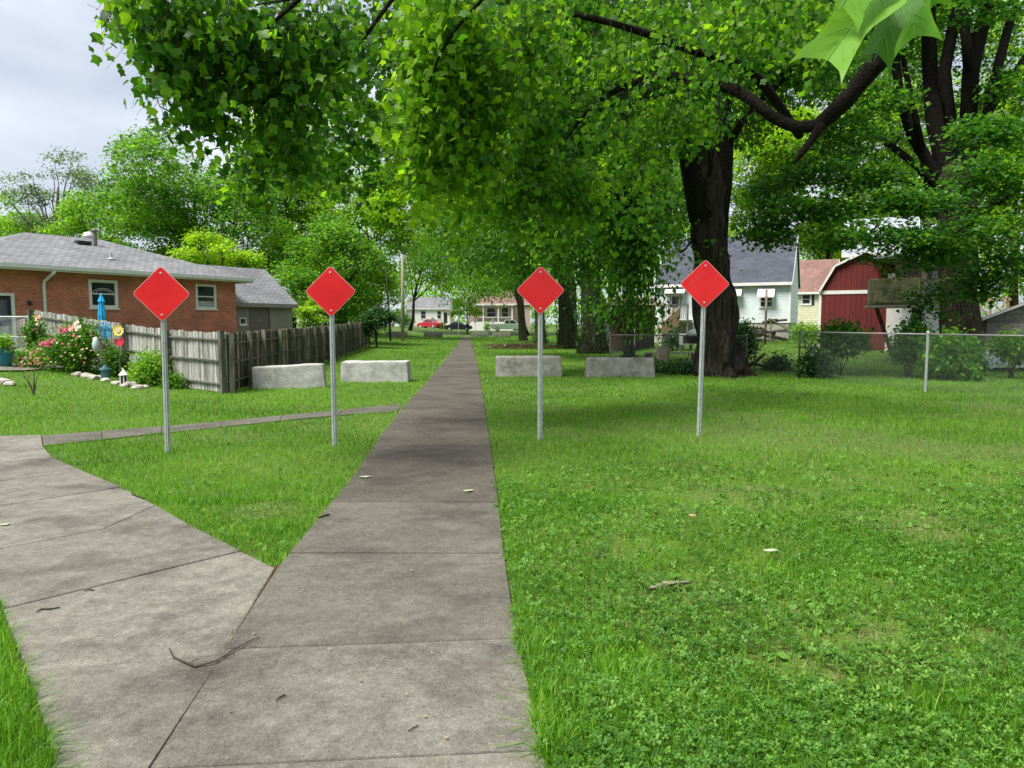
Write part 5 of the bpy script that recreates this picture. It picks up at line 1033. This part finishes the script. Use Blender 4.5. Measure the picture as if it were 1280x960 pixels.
# white low building with pale metal porch roof
b_ = on(1128, 31); kh = 31/F; zz_ = lambda py: 1.6+(405-py)*kh-b_.z
wb = thing('back_porch_building', 'white walled outbuilding with pale metal slanted roof right of the barn', 'building', b_)
W_ = (1186-1128)*kh; MB().box(.1, W_, .3, 2.2, 0, zz_(340)).build('wall', M['white'], wb)
for s_, (a_, c_) in enumerate((((-.9, zz_(316)), (.35, zz_(322))), ((.35, zz_(322)), (W_+.3, zz_(342))))): pass
MB().prism([(-.55, zz_(319)), (.3, zz_(317)), (W_+.5, zz_(336)), (W_+.5, zz_(338)), (1.2, zz_(337)), (-.55, zz_(321))], -.5, 2.3).build('roof', M['metal_roof'], wb)
MB().prism([(-.5, zz_(321)), (1.0, zz_(337)), (1.0, zz_(350)), (-.5, zz_(350))], -.3, -.2).build('porch_shadow_board', M['brush'], wb)  # dark panel added in place of the shade under the porch roof
for i in range(5): MB().box(.3, W_+.4, -.06-.0*i, -.01, zz_(381-i*8), zz_(374.5-i*8)).build('board', M['grey_wood'], wb)
# mossy raised box
db = 27.; b_ = on(1120, db); kb = db/F; z_ = lambda py: 1.6+(405-py)*kb-b_.z; xb = lambda px: (px-1120)*kb
mbx = thing('raised_box', 'moss covered box blind raised on a post and diagonal brace in front of the barn', 'treehouse', b_, -.40)
MB().box(xb(1088), xb(1144), -.4, .8, z_(381), z_(349)).build('box', M['moss'], mbx, bevel=.04)
MB().box(xb(1093), xb(1140), -.43, -.405, z_(379), z_(351)).build('front_panel', M['moss'], mbx)
mb = MB(); mb.box(xb(1086), xb(1148), -.5, .9, z_(385), z_(381.5)); mb.build('platform', M['grey_wood'], mbx)
MB().bar((xb(1122), .2, 0), (xb(1098), .2, z_(385)), .14).build('brace', M['brush'], mbx); MB().box(xb(1137), xb(1148), .0, .25, 0, z_(385)).build('post', M['brush'], mbx)
MB().box(xb(1145), xb(1150), -.3, -.15, z_(385), z_(340)).build('upright', M['grey_wood'], mbx)
# deck with crossed lattice
b_ = on(1236, 36); kb = 36/F; z_ = lambda py: 1.6+(405-py)*kb-b_.z; xb = lambda px: (px-1236)*kb
dk = thing('raised_deck', 'brown raised deck with crossed railing behind the maple trunk', 'deck', b_)
MB().box(xb(1212), xb(1262), 0, 2.2, z_(401), z_(396)).build('deck_floor', M['timber'], dk)
for px_ in (1216, 1238, 1259): MB().box(xb(px_)-.05, xb(px_)+.05, 0, .1, 0, z_(372)).build('post', M['timber'], dk)
MB().box(xb(1214), xb(1262), -.03, -.002, z_(376), z_(373)).build('handrail', M['timber'], dk)
for a_, c_ in ((1218, 1236), (1240, 1257)):
    MB().bar((xb(a_), .03, z_(395)), (xb(c_), .03, z_(377)), .07, .03).build('cross_brace', M['timber'], dk); MB().bar((xb(a_), .065, z_(377)), (xb(c_), .065, z_(395)), .07, .03).build('cross_brace', M['timber'], dk)
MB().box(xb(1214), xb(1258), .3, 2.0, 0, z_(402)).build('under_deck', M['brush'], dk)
# grey shed and tarp
b_ = on(1234, 27); kb = 27/F; z_ = lambda py: 1.6+(405-py)*kb-b_.z; xb = lambda px: (px-1234)*kb
gsd = thing('grey_shed', 'grey clapboard shed with a low gable at the right edge', 'shed', b_, -.66); xm = xb(1290); xe = xb(1346)
MB().prism([(0, 0), (xe, 0), (xe, z_(400)), (xm, z_(372)), (0, z_(400))], 0, 3).build('wall', M['alu_wall'] if 'alu_wall' in M else M['grey_wood'], gsd)
n_ = 12
for i in range(n_):
    za, zb2 = z_(420)+i*.12, z_(420)+(i+1)*.12
    if zb2 > z_(373): break
    xa = 0 if zb2 < z_(400) else (zb2-z_(400))/(z_(372)-z_(400))*xm
    MB().add([(xa, -.02, za), (2*xm-xa, -.02, za), (2*xm-xa, -.003, zb2), (xa, -.003, zb2), (xa, 0, za), (2*xm-xa, 0, za)], [(0, 1, 2, 3), (0, 4, 5, 1)]).build('clapboard', M['grey_wood'], gsd)
for s in (0, 1):
    pl = [(-.25, z_(402)), (xm, z_(373)), (xm, z_(370)), (-.25, z_(399))]
    if s: pl = [(2*xm-a_, c_) for a_, c_ in pl]
    MB().prism(pl, -.3, 3.3).build('roof_slope', M['shingle'], gsd); MB().prism([(a_, c_-.02) for a_, c_ in pl], -.33, -.302).build('rake_board', M['white'], gsd)
b_ = on(1272, 24.5); kb = 24.5/F
nxg, nyg = 24, 12; V_ = []; Fq = []
for j in range(nyg):
    for i in range(nxg):
        u_, v_ = i/(nxg-1), j/(nyg-1); x_ = (u_-.5)*2.6; y_ = (v_-.5)*1.4; z__ = .55+.55*math.sin(min(1, u_*1.25)*PI*.62)*(1-abs(v_-.5)*.6)-.5*abs(v_-.5)**1.2*2*.5
        z__ += .05*math.sin(u_*19+v_*4)+.04*noise.noise(Vector((u_*6, v_*5, 1))); V_.append((x_, y_, z__-.25*(v_ == 0)))
for j in range(nyg-1):
    for i in range(nxg-1): Fq.append((j*nxg+i, j*nxg+i+1, (j+1)*nxg+i+1, (j+1)*nxg+i))
tpt = thing('covered_boat', 'sagging pale grey tarp over a low boat beside the grey shed', 'boat', b_); o = fastmesh('tarp', np.array(V_), np.array(Fq), M['tarp'], parent=tpt)
for p in o.data.polygons: p.use_smooth = True
MB().prism([(-1.2, .45), (-1.0, .15), (1.0, .15), (1.25, .5)], -.5, .5).build('hull', M['white'], tpt); MB().box(-.6, -.4, -.4, .4, 0, .15).build('support', M['post_wood'], tpt); MB().box(.4, .6, -.4, .4, 0, .15).build('support', M['post_wood'], tpt)

# ================================================================== CHAIN LINK FENCE (right)
def chainlink(nodes, label, h=1.36, pm='galv', mesh=.065, name='chain_link_fence', rail=True):
    a = nodes[0]; t = thing(name, label, 'fence', (a[0], a[1], float(gz(a[0], a[1])))); o3 = Vector(t.location)
    for (x, y) in nodes:
        z = float(gz(x, y)); p = Vector((x, y, z))-o3; mb = MB().tube([p+Vector((0, 0, -.1)), p+Vector((0, 0, h+.03))], .03, 10); mb.tube([p+Vector((0, 0, h+.03)), p+Vector((0, 0, h+.05)), p+Vector((0, 0, h+.08))], [.04, .038, .01], 10); mb.build('post', M['galv_dark'] if y > 20 else M[pm], t, smooth=False)
    for (p, q) in zip(nodes[:-1], nodes[1:]):
        A = Vector((p[0], p[1], float(gz(*p))))-o3; B = Vector((q[0], q[1], float(gz(*q))))-o3; L = (B-A).length
        MB().tube([A+Vector((0, 0, h)), B+Vector((0, 0, h))], .019, 8).build('top_rail', M['sign_back'] if pm == 'galv' else M[pm], t, smooth=True)
        off = (B-A).cross(Vector((0, 0, 1))).normalized()*.035; n = int(L/mesh); V2 = []; F2 = []
        for dirn in (1, -1):
            for i in range(-int(h/mesh)-1, n+int(h/mesh)+1):
                s0 = i*mesh; s1 = s0+dirn*h; z0, z1 = 0.03, h
                if dirn == -1: s0 += 0
                lo_, hi_ = 0, 1
                f = lambda s: (s-s0)/(s1-s0)
                u0, u1 = 0, 1
                if dirn == 1: u0 = max(0, (0-s0)/h); u1 = min(1, (L-s0)/h)
                else: u0 = max(0, (s0-L)/h); u1 = min(1, s0/h)
                if u0 >= u1: continue
                pa = A.lerp(B, (s0+dirn*h*u0)/L)+Vector((0, 0, z0+(z1-z0)*u0))+off; pb = A.lerp(B, (s0+dirn*h*u1)/L)+Vector((0, 0, z0+(z1-z0)*u1))+off
                w = .0015; dv = (pb-pa).normalized(); s_ = dv.cross(off.normalized())*w; nn = off.normalized()*w; k = len(V2)
                V2 += [tuple(pa+s_), tuple(pa-s_), tuple(pa+nn), tuple(pb+s_), tuple(pb-s_), tuple(pb+nn)]; F2 += [(k, k+1, k+4, k+3), (k+1, k+2, k+5, k+4), (k+2, k, k+3, k+5)]
        o = fastmesh('wire_mesh', np.array(V2), np.array(F2), M['wire'], parent=t); o['kind'] = 'stuff'
fl = lambda d: (13.93-.243*d, d)
chainlink([fl(24), fl(21.7), fl(17.0), fl(12.4)], 'galvanized chain link fence with top rail along the right side lawn')
chainlink([(3.6, 26.4), (5.6, 25.8), (fl(24)[0]-.15, 24.4)], 'rusty low chain link fence behind the big trunk and blocks', pm='galv_dark', h=1.2)

# ================================================================== SHRUBS on the right
def shrub(px, py, rx, ry, d, m, label, n=2500, size=.13, name='bush', cat='bush', tmpl=T_SIMPLE, nb=7, cs=.16, droop=.5, stems=6, flowers=0):
    if d is None: d = G(px, py+ry).y; d += rx*d/F*.55
    b = on(px, d); t = thing(name, label, cat, b); blobs = []; k = d/F
    c = P(px, py, d); RX, RZ = rx*k, ry*k
    for i in range(nb):
        u = Vector((random.uniform(-1, 1), random.uniform(-1, 1), random.uniform(-1, 1))); u = u/max(1, u.length); s = random.uniform(.35, .6); blobs.append((Vector((c.x+u.x*RX*(1-s), c.y+u.y*RX*.7*(1-s), max(b.z+RZ*s*.7, c.z+u.z*RZ*(1-s)))), (RX*s, RX*s*.8, RZ*s), s*s))
    for bl in blobs[:stems]: limb(t, curve(b+Vector((random.uniform(-.15, .15)*RX, random.uniform(-.1, .1), -.05)), bl[0], 4, .03, .05), .02, .005, b, M['twig'], 5, 'stem', 0)
    make_crown(t, b, blobs, n, size, tmpl, M[m], per=12, cs=cs, shell=.2, flat=.9, droop=droop, name='foliage'); return t, blobs, b
shrub(1052, 425, 34, 22, 22.5, 'maple', 'arching dark green shrub at the fence in front of the red barn', 3600, .14)
shrub(1022, 455, 24, 20, 21.3, 'ivy', 'low weedy shrub tangled at the chain link fence left of the barn shrub', 2400, .12)
shrub(1140, 425, 26, 30, 21.5, 'maple', 'upright leafy shrub under the mossy raised box', 3400, .13)
shrub(1190, 446, 46, 36, 20.5, 'mid', 'broad dark shrub mass around the maple foot behind the fence', 7500, .13, nb=14)
shrub(1268, 434, 26, 13, 21, 'mid', 'vine-covered hedge clump behind the fence at the right edge', 3000, .12)
shrub(935, 430, 13, 34, 27, 'ivy', 'tall vine-covered post right of the big trunk', 3000, .11)
shrub(968, 455, 22, 14, 24.5, 'ivy', 'low weeds at the corner of the chain link fence', 1600, .1)
shrub(1010, 413, 24, 14, 34, 'bgmid', 'feathery light shrub in front of the cream house', 1800, .11)
shrub(870, 464, 50, 9, 22.8, 'ivy', 'low ivy growing round the foot of the big trunk', 3200, .10)
shrub(800, 464, 40, 7, 24, 'ivy', 'low weeds between the right block and the big trunk', 1400, .10)
shrub(505, 396, 16, 14, 108, 'bgdark', 'round green bush by the far white house', 900, .3, cs=.3)
shrub(608, 407, 6, 7, 118, 'bgdark', 'small bush in front of the far porch', 400, .25, cs=.2)
shrub(553, 406, 5, 6, 120, 'bgdark', 'small bush between the red and dark cars', 400, .25, cs=.2)
shrub(840, 425, 20, 10, 37, 'ivy', 'dark plants under the back landing steps', 1200, .12)
# brush pile
b_ = G(655, 436); bp_ = thing('brush_pile', 'low dark heap of cut branches on the grass right of the sidewalk', 'brush pile', b_); mb = MB()
for i in range(260):
    a_ = Vector((random.gauss(0, 1.3), random.gauss(0, .5), abs(random.gauss(0, .16))+.03)); e_ = a_+Vector((random.uniform(-.9, .9), random.uniform(-.5, .5), random.uniform(-.1, .2))); e_.z = max(e_.z, .02); mb.tube([a_, a_.lerp(e_, .5)+Vector((0, 0, .05)), e_], [.02, .014, .006], 4)
mb.build('sticks', M['brush'], bp_, kind='stuff'); leaves_mesh('dead_leaves', np.stack([rng.normal(0, 1.4, 900), rng.normal(0, .5, 900), np.abs(rng.normal(0, .14, 900))+.04], 1), .12, T_SIMPLE, M['straw'], rng.uniform(0, .5, 900), bp_)
# roots and fallen wood beside the big trunk
b_ = G(944, 465); rt = thing('fallen_branch', 'dead forked branch lying at the right foot of the big trunk', 'branch', b_)
MB().tube([(-.75, -.2, .05), (-.3, -.05, .18), (.1, .1, .4), (.35, .1, .62)], [.07, .08, .06, .03], 8, flute=.2).build('stem', M['bark'], rt, smooth=True); MB().tube([(-.1, .0, .3), (.2, -.2, .2), (.6, -.3, .1)], [.05, .04, .015], 7).build('fork', M['bark'], rt, smooth=True)

# ================================================================== LEFT GARDEN
t, blobs, b_ = shrub(93, 433, 44, 35, None, 'roseleaf' if 'roseleaf' in M else 'mid', 'big rose bush with pink and cream blooms against the grey fence', 9000, .075, nb=12, cs=.14)
fm_ = {'pink': mat('bloom_pink', (.50, .06, .13), (.60, .14, .20), .6, 20), 'peach': mat('bloom_peach', (.62, .30, .20), (.70, .40, .28), .6, 20), 'cream': mat('bloom_cream', (.65, .55, .40), (.70, .62, .50), .6, 20)}
def bloom_mesh(m, name='bloom'):
    mb = MB()
    for ring, (n, r, z, tl) in enumerate(((5, .065, 0, .5), (5, .045, .02, .9), (4, .025, .03, 1.3))):
        for k in range(n):
            a = 2*PI*k/n+ring*.5; c, s = math.cos(a), math.sin(a); w = r*.75; p = lambda u, v, h: (c*u-s*v, s*u+c*v, h)
            mb.add([p(0, 0, z), p(r*.6, w*.6, z+r*.3*tl), p(r*math.cos(tl*.6)+.01, w*.35, z+r*tl*.7), p(r*math.cos(tl*.6)+.01, -w*.35, z+r*tl*.7), p(r*.6, -w*.6, z+r*.3*tl)], [(0, 1, 2, 3, 4)])
    return mb.mesh(name, m)
bm_ = {k: bloom_mesh(v) for k, v in fm_.items()}
def blooms(t, base, lst):
    for (px, py, d, c, s) in lst:
        o = bpy.data.objects.new('bloom', bm_[c]); link(o, t); o.location = P(px, py, d)-base; o.scale = (s,)*3; o.rotation_euler = (random.uniform(.6, 1.3), random.uniform(-.3, .3), random.uniform(-.5, .5))
lst = [(91, 410, 18.8, 'peach', 1.5), (99, 411, 18.7, 'cream', 1.4), (97, 404, 18.8, 'cream', 1.3)]+[(random.gauss(79, 4), random.gauss(413, 2), 18.8, 'pink', .75) for _ in range(6)]+[(random.gauss(60, 4), random.gauss(431, 2.2), 18.5, 'pink', .9) for _ in range(8)]+[(random.uniform(60, 128), random.uniform(415, 455), 18.6, random.choice(('peach', 'pink', 'cream')), random.uniform(.25, .55)) for _ in range(40)]
blooms(t, b_, lst)
t, blobs, b_ = shrub(41, 425, 12, 38, 20.2, 'mid', 'tall climbing rose by the fence end post', 2200, .08, cs=.12); blooms(t, b_, [(49, 398, 20, 'peach', 1.6), (49, 405, 20, 'cream', 1.1), (44, 412, 20, 'peach', .8)]+[(random.uniform(34, 50), random.uniform(400, 450), 20, 'peach', .5) for _ in range(12)])
t, blobs, b_ = shrub(35, 448, 22, 13, 19.4, 'bgmid', 'pale pink flowering clump left of the rose bush', 1500, .06, cs=.12); blooms(t, b_, [(random.uniform(14, 56), random.uniform(436, 458), 19.1, random.choice(('peach', 'peach', 'pink', 'cream')), random.uniform(.3, .6)) for _ in range(50)])
shrub(189, 460, 26, 23, None, 'bgmid', 'bushy light green perennials at the fence behind the first sign', 6500, .07, nb=10, cs=.13, droop=.0)
shrub(145, 452, 14, 20, None, 'mid', 'darker green perennials between the rose bush and the white lantern', 1800, .07, cs=.12)
shrub(216, 478, 14, 9, None, 'mid', 'low green plants behind the leftmost sign post', 1300, .06, cs=.1)
# stones edging the bed
gst = 'pale stones edging the garden bed'
for i, (px, py, s) in enumerate(((97, 470, .13), (108, 472, .15), (116, 474, .14), (124, 473, .10), (132, 477, .11), (146, 481, .12), (155, 484, .10), (163, 483, .16), (172, 486, .12), (181, 485, .10), (3, 480, .16), (12, 482, .12))):
    b = G(px, py); bm = bmesh.new(); bmesh.ops.create_icosphere(bm, subdivisions=2, radius=1)
    for v in bm.verts: v.co = Vector((v.co.x*s*1.25, v.co.y*s, v.co.z*s*.65))*(1+.3*noise.noise(v.co*1.5+Vector((i*5, 0, 0))))
    me = bpy.data.meshes.new('stone'); bm.to_mesh(me); bm.free(); me.materials.append(M['stone']); o = bpy.data.objects.new('stone', me); link(o); o.location = b+Vector((0, 0, s*.25)); o.rotation_euler.z = random.uniform(0, 3)
    where = ['under the left end of the rose bush', 'under the middle of the rose bush, second from its left', 'under the rose bush, third from its left', 'just left of the teal lantern', 'between the two lanterns, beside the teal one', 'just left of the white lantern', 'right below the white lantern', 'largest one right of the white lantern', 'in front of the bushy perennials', 'last one before the first sign post', 'at the very left edge of the lawn, larger one', 'near the left edge of the lawn, smaller one'][i]
    tag(o, 'pale edging stone '+where, 'stone', gst)
# lanterns
def lantern(px, py, d_h, m, label, w):
    b = G(px, py); t = thing('garden_lantern', label, 'lantern', b); h = d_h
    MB().tube([(0, 0, 0), (0, 0, .04), (0, 0, .05)], [w, w, w*.8], 6).build('base', M[m], t); 
    for k in range(6): MB().bar((math.cos(k*PI/3)*w*.8, math.sin(k*PI/3)*w*.8, .05), (math.cos(k*PI/3)*w*.8, math.sin(k*PI/3)*w*.8, h*.62), .018).build('upright', M[m], t)
    MB().tube([(0, 0, .051), (0, 0, h*.6)], w*.62, 8).build('glass', M['glass'] if m == 'white' else M['teal'], t)
    MB().tube([(0, 0, h*.62), (0, 0, h*.66), (0, 0, h*.85), (0, 0, h*.9), (0, 0, h)], [w*1.1, w*1.05, w*.35, w*.2, w*.1], 6).build('roof', M[m], t)
lantern(132, 475, .42, 'teal', 'teal garden lantern at the edge of the bed by the rose bush', .13)
lantern(155, 483, .44, 'white', 'white garden lantern on the grass edge in front of the perennials', .105)
# closed blue umbrella
d_ = 26.; b_ = on(128, d_); um = thing('patio_umbrella', 'closed bright blue patio umbrella standing behind the grey fence', 'umbrella', b_); z_ = lambda py: P(128, py, d_).z-b_.z
MB().tube([(0, 0, 0), (0, 0, z_(366))], .022, 8).build('pole', M['alu'], um)
mb = MB(); n = 16; prof_ = [(z_(366), .015), (z_(371), .06), (z_(377), .13), (z_(378.5), .085), (z_(386), .105), (z_(394), .14), (z_(402), .12)]
rings = [[(math.cos(2*PI*k/n)*r*(1.0 if k % 2 else .72), math.sin(2*PI*k/n)*r*(1.0 if k % 2 else .72), z) for k in range(n)] for z, r in prof_]; vs = [v for r in rings for v in r]; mb.add(vs, [(i*n+k, i*n+(k+1) % n, (i+1)*n+(k+1) % n, (i+1)*n+k) for i in range(len(rings)-1) for k in range(n)]); mb.build('canopy', M['blue'], um)
# blue wind spinner: ring, petals
d_ = 18.2; b_ = on(132, d_); ws = thing('wind_spinner', 'blue lacy round wind spinner on a stake in front of the fence', 'garden ornament', b_); c = P(131.5, 413, d_)-b_
def ring(cx, cz, R, r, n=24): return [(cx+math.cos(2*PI*k/n)*R, 0, cz+math.sin(2*PI*k/n)*R*1.35) for k in range(n+1)]
RS = .155
MB().tube([(c.x, 0, 0), (c.x, 0, c.z)], .012, 6).build('stake', M['galv_dark'], ws)
for R in (RS, RS*.66, RS*.33): MB().tube([Vector(p)+Vector((0, c.y, 0)) for p in ring(c.x, c.z, R, 0)], .012, 5, cap=False).build('ring', M['blue2'] if 'blue2' in M else M['blue'], ws)
for k in range(12):
    a = 2*PI*k/12; a2 = a+.4; p0 = (c.x+math.cos(a)*RS*.2, c.y, c.z+math.sin(a)*RS*.2*1.35); p1 = (c.x+math.cos(a2)*RS, c.y, c.z+math.sin(a2)*RS*1.35)
    MB().bar(p0, p1, .035, .006).build('petal', M['blue'], ws)
# yellow flower ornament over red blossom
b_ = on(149, 17.9); yo = thing('flower_ornament', 'yellow flower shaped stake ornament with red petals below, by the fence', 'garden ornament', b_); c = P(148, 413, 17.9)-b_; c2 = P(149.5, 426, 17.8)-b_
MB().tube([(c.x, 0, 0), (c.x, 0, c.z)], .01, 6).build('stake', M['galv_dark'], yo)
for k in range(10):
    a = 2*PI*k/10; q = Matrix.Translation(c) @ Matrix.Rotation(a, 4, 'Y'); MB().add([tuple(q @ Vector(v)) for v in ((-.025, 0, .05), (.025, 0, .05), (.045, -.01, .11), (0, -.02, .15), (-.045, -.01, .11), (0, .012, .09))], [(0, 1, 2, 3, 4), (0, 4, 5), (1, 5, 2)]).build('petal', M['yellow'], yo)
MB().tube([c+Vector((0, .01, 0)), c+Vector((0, -.02, 0))], .055, 12).build('flower_centre', M['cream'], yo)
for k in range(9):
    a = -PI*.15+PI*1.3*k/8+PI*.42; q = Matrix.Translation(c2) @ Matrix.Rotation(a, 4, 'Y'); MB().add([tuple(q @ Vector(v)) for v in ((-.02, 0, .01), (.02, 0, .01), (.032, -.02, .10), (0, -.03, .14), (-.032, -.02, .10))], [(0, 1, 2, 3, 4)]).build('red_petal', M['pinkred'], yo)
# pale green ornament
b_ = on(119, 18.1); z_ = lambda py: P(119, py, 18.1).z-b_.z; go = thing('garden_bottle_ornament', 'pale green oval ornament on a hook right of the rose bush', 'garden ornament', b_)
MB().tube([(0, 0, z_(441)), (0, 0, z_(438)), (0, 0, z_(430)), (0, 0, z_(424)), (0, 0, z_(421))], [.02, .08, .1, .06, .02], 10).build('ornament', M['airyglass'] if 'airyglass' in M else M['tarp'], go, smooth=True); MB().tube([(.13, 0, 0), (.13, 0, z_(408)), (.06, 0, z_(404)), (0, 0, z_(410)), (0, 0, z_(421))], .01, 6).build('hook', M['galv_dark'], go)
# teal pot with plant at left edge and small gate
b_ = G(5, 459); tpot = thing('plant_pot', 'large teal pot at the left edge in front of the door', 'plant pot', b_)
MB().tube([(0, 0, 0), (0, 0, .08), (0, 0, .38), (0, 0, .46), (0, 0, .49)], [.16, .19, .25, .24, .26], 16).build('pot', M['teal'], tpot, smooth=True)
pos = rng.normal(size=(900, 3))*np.array([.13, .13, .12])+np.array([0, 0, .64]); leaves_mesh('foliage', pos, .08, T_SIMPLE, M['bgmid'], rng.uniform(0, 1, 900), tpot, .2, .6)
ag = Vector((-17.6, 22.6)); bgt = Vector((P(38, 400, 22.9).x, 22.9)); zt = P(20, 396, 22.7).z
gt = thing('garden_gate', 'galvanized garden gate and short fence left of the wooden fence', 'gate', (ag.x, ag.y, float(gz(ag.x, ag.y)))); go_ = gt.location; hz = zt-go_.z; Lx = bgt.x-ag.x
for z_ in (hz, hz*.42): MB().tube([(0, 0, z_), (Lx, .2, z_)], .025, 8).build('rail', M['galv'], gt)
for f in (0, .52, .60, 1): MB().tube([(Lx*f, .2*f, 0), (Lx*f, .2*f, hz+.05)], .03, 8).build('post', M['galv'], gt)
V2 = []; F2 = []
for dn in (1, -1):
    for i in range(-20, 60):
        s0 = i*.07; u0, u1 = (max(0, -s0/hz), min(1, (Lx-s0)/hz)) if dn == 1 else (max(0, (s0-Lx)/hz), min(1, s0/hz))
        if u0 >= u1: continue
        xa, xb_ = s0+dn*hz*u0, s0+dn*hz*u1; k = len(V2); V2 += [(xa-.004, .03, hz*u0), (xa+.004, .03, hz*u0), (xb_+.004, .23, hz*u1), (xb_-.004, .23, hz*u1)]; F2.append((k, k+1, k+2, k+3))
o = fastmesh('wire_mesh', np.array(V2), np.array(F2), M['galv'], parent=gt); o['kind'] = 'stuff'
mb = MB(); mb.add([G(*p_)+Vector((0, 0, .05)) for p_ in ((-60, 466), (30, 465), (84, 461), (60, 456), (-60, 456))], [(0, 1, 2, 3, 4)]); o = mb.build('patio', M['walk_light']); o['kind'] = 'structure'
# bare twiggy sapling on the left lawn
b_ = G(42, 494); sp = thing('sapling', 'bare twiggy sapling standing on the left lawn', 'sapling', b_)
for (dx, h_) in ((-.24, .62), (-.12, .45), (.05, .72), (.0, .4), (.1, .5)): MB().tube([(0, 0, -.02), (dx*.3, .02, h_*.3), (dx*.8, 0, h_*.7), (dx*1.3, .05, h_)], [.014, .011, .007, .003], 5).build('stem', M['twig'], sp)
leaves_mesh('foliage', rng.normal(size=(50, 3))*np.array([.2, .1, .15])+np.array([-.05, 0, .55]), .04, T_SIMPLE, M['straw'], rng.uniform(.3, 1, 50), sp)

# ================================================================== SMALL DEBRIS
def twig(pts, r, label, side=None):
    w = [G(*p) for p in pts]; b = w[0]; mb = MB().tube([Vector((p.x-b.x, p.y-b.y, .027+r*.7)) for i, p in enumerate(w)], [r*.75*(.4+.6*math.sin((i+.6)/len(w)*PI*.9)) for i in range(len(w))], 6); o = mb.build('twig', M['bark_moss'], smooth=True); o.location = b; tag(o, label, 'twig'); return o
w = [(212, 819), (216, 829), (225, 834), (243, 841), (262, 838), (275, 834), (282, 828)]; tw = thing('twig', 'long forked twig lying across the diagonal joint of the sidewalk', 'twig', G(243, 841)); bb = Vector(tw.location)
def ptw(pl, r): MB().tube([G(*p)-bb+Vector((0, 0, .031+.006*abs(math.sin(i*1.3)))) for i, p in enumerate(pl)], [r*(1-.7*i/len(pl)) for i in range(len(pl))], 6).build('stem', M['twig'], tw, smooth=True)
ptw([(243, 841), (225, 834), (216, 829), (212, 819)], .005); ptw([(243, 841), (262, 838), (272, 834), (290, 822), (308, 812), (324, 804)], .0055); ptw([(270, 834), (290, 826), (292, 818)], .003); ptw([(236, 838), (244, 834), (250, 832)], .0025)
twig([(96, 533), (104, 531)], .003, 'tiny twig on the far left walk')
twig([(46, 772), (52, 768), (62, 768), (75, 766)], .006, 'short dark twig on the left walk near the grass')
twig([(105, 745), (112, 743), (118, 744)], .005, 'small dark stick in the middle of the left walk')
twig([(165, 622), (172, 625), (180, 628)], .010, 'dark stick at the left tip of the grass wedge edge')
twig([(398, 652), (404, 650), (412, 648)], .010, 'dark stick where the grass wedge meets the main sidewalk')
twig([(345, 884), (350, 880), (357, 877)], .005, 'short dark stick on the near right slab')
twig([(510, 923), (516, 919), (523, 916)], .004, 'curled dark scrap near the bottom centre of the sidewalk')
twig([(664, 880), (672, 878), (678, 872)], .004, 'small curved twig at the right edge of the near slab')
def lit(px, py, s, m, label, name='fallen_leaf', cat='leaf', lift=.034, sc=(1, 1)):
    b = G(px, py); mb = MB(); n = 9; a0 = random.uniform(0, 6); vs = [(0, 0, .006)]+[(math.cos(2*PI*k/n+a0)*s*sc[0]*random.uniform(.7, 1.15), math.sin(2*PI*k/n+a0)*s*sc[1]*random.uniform(.7, 1.15), .004+random.uniform(-.3, .5)*s*.3) for k in range(n)]
    mb.add(vs, [(0, 1+k, 1+(k+1) % n) for k in range(n)]); o = mb.build(name, M[m]); o.location = b+Vector((0, 0, lift)); tag(o, label, cat)
lit(6, 661, .035, 'bone', 'pale yellowish leaf at the left edge of the left walk'); lit(457, 600, .05, 'bone', 'pale flattened leaf on the left side of the main sidewalk', sc=(1.3, .8)); lit(585, 618, .05, 'bone', 'pale leaf on the right side of the main sidewalk')
lit(964, 701, .05, 'bone', 'pale greenish white leaf lying on the right lawn', lift=.07, sc=(1.2, .8)); lit(865, 655, .03, 'pinkleaf' if 'pinkleaf' in M else 'timber', 'small reddish brown leaf on the right lawn', lift=.07)
lit(1035, 471, .09, 'tarp', 'pale blue grey scrap in the weeds at the fence foot', name='scrap', cat='litter', lift=.12)
b_ = G(830, 741); bpz = thing('bark_piece', 'splintered pale bark piece lying in the right lawn', 'bark', b_)
for i in range(5):
    a_ = Vector((-.10+i*.04, -.02+random.uniform(-.03, .03), .04+random.uniform(0, .02))); MB().add([tuple(a_+Vector(v)) for v in ((0, 0, 0), (.10, .01, .008), (.12, .035, .0), (.02, .03, .01), (.01, .012, -.015), (.10, .02, -.01))], [(0, 1, 2, 3), (0, 4, 5, 1), (4, 3, 2, 5), (0, 3, 4), (1, 5, 2)]).build('bark_flake', M['bark_piece'], bpz)
# scattered petals and crumbs on the concrete
gx = []; 
for _ in range(170):
    d = random.uniform(2.2, 14); x = random.uniform(xl(d)+.05, xr(d)-.05) if random.random() < .65 else random.uniform(-4.5, -.6); gx.append((x, d))
xa = np.array([g_[0] for g_ in gx]); ya = np.array([g_[1] for g_ in gx]); k = onwalk(xa, ya); xa, ya = xa[k], ya[k]; n = len(xa)
o = leaves_mesh('tree_litter', np.stack([xa, ya, gz(xa, ya)+.036], 1), rng.uniform(.008, .028, n), T_SIMPLE, M['straw'], rng.uniform(.2, 1, n), None, 0.02, .05); tag(o, 'scattered pale petals and crumbs on the concrete walks', 'litter', kind='stuff')
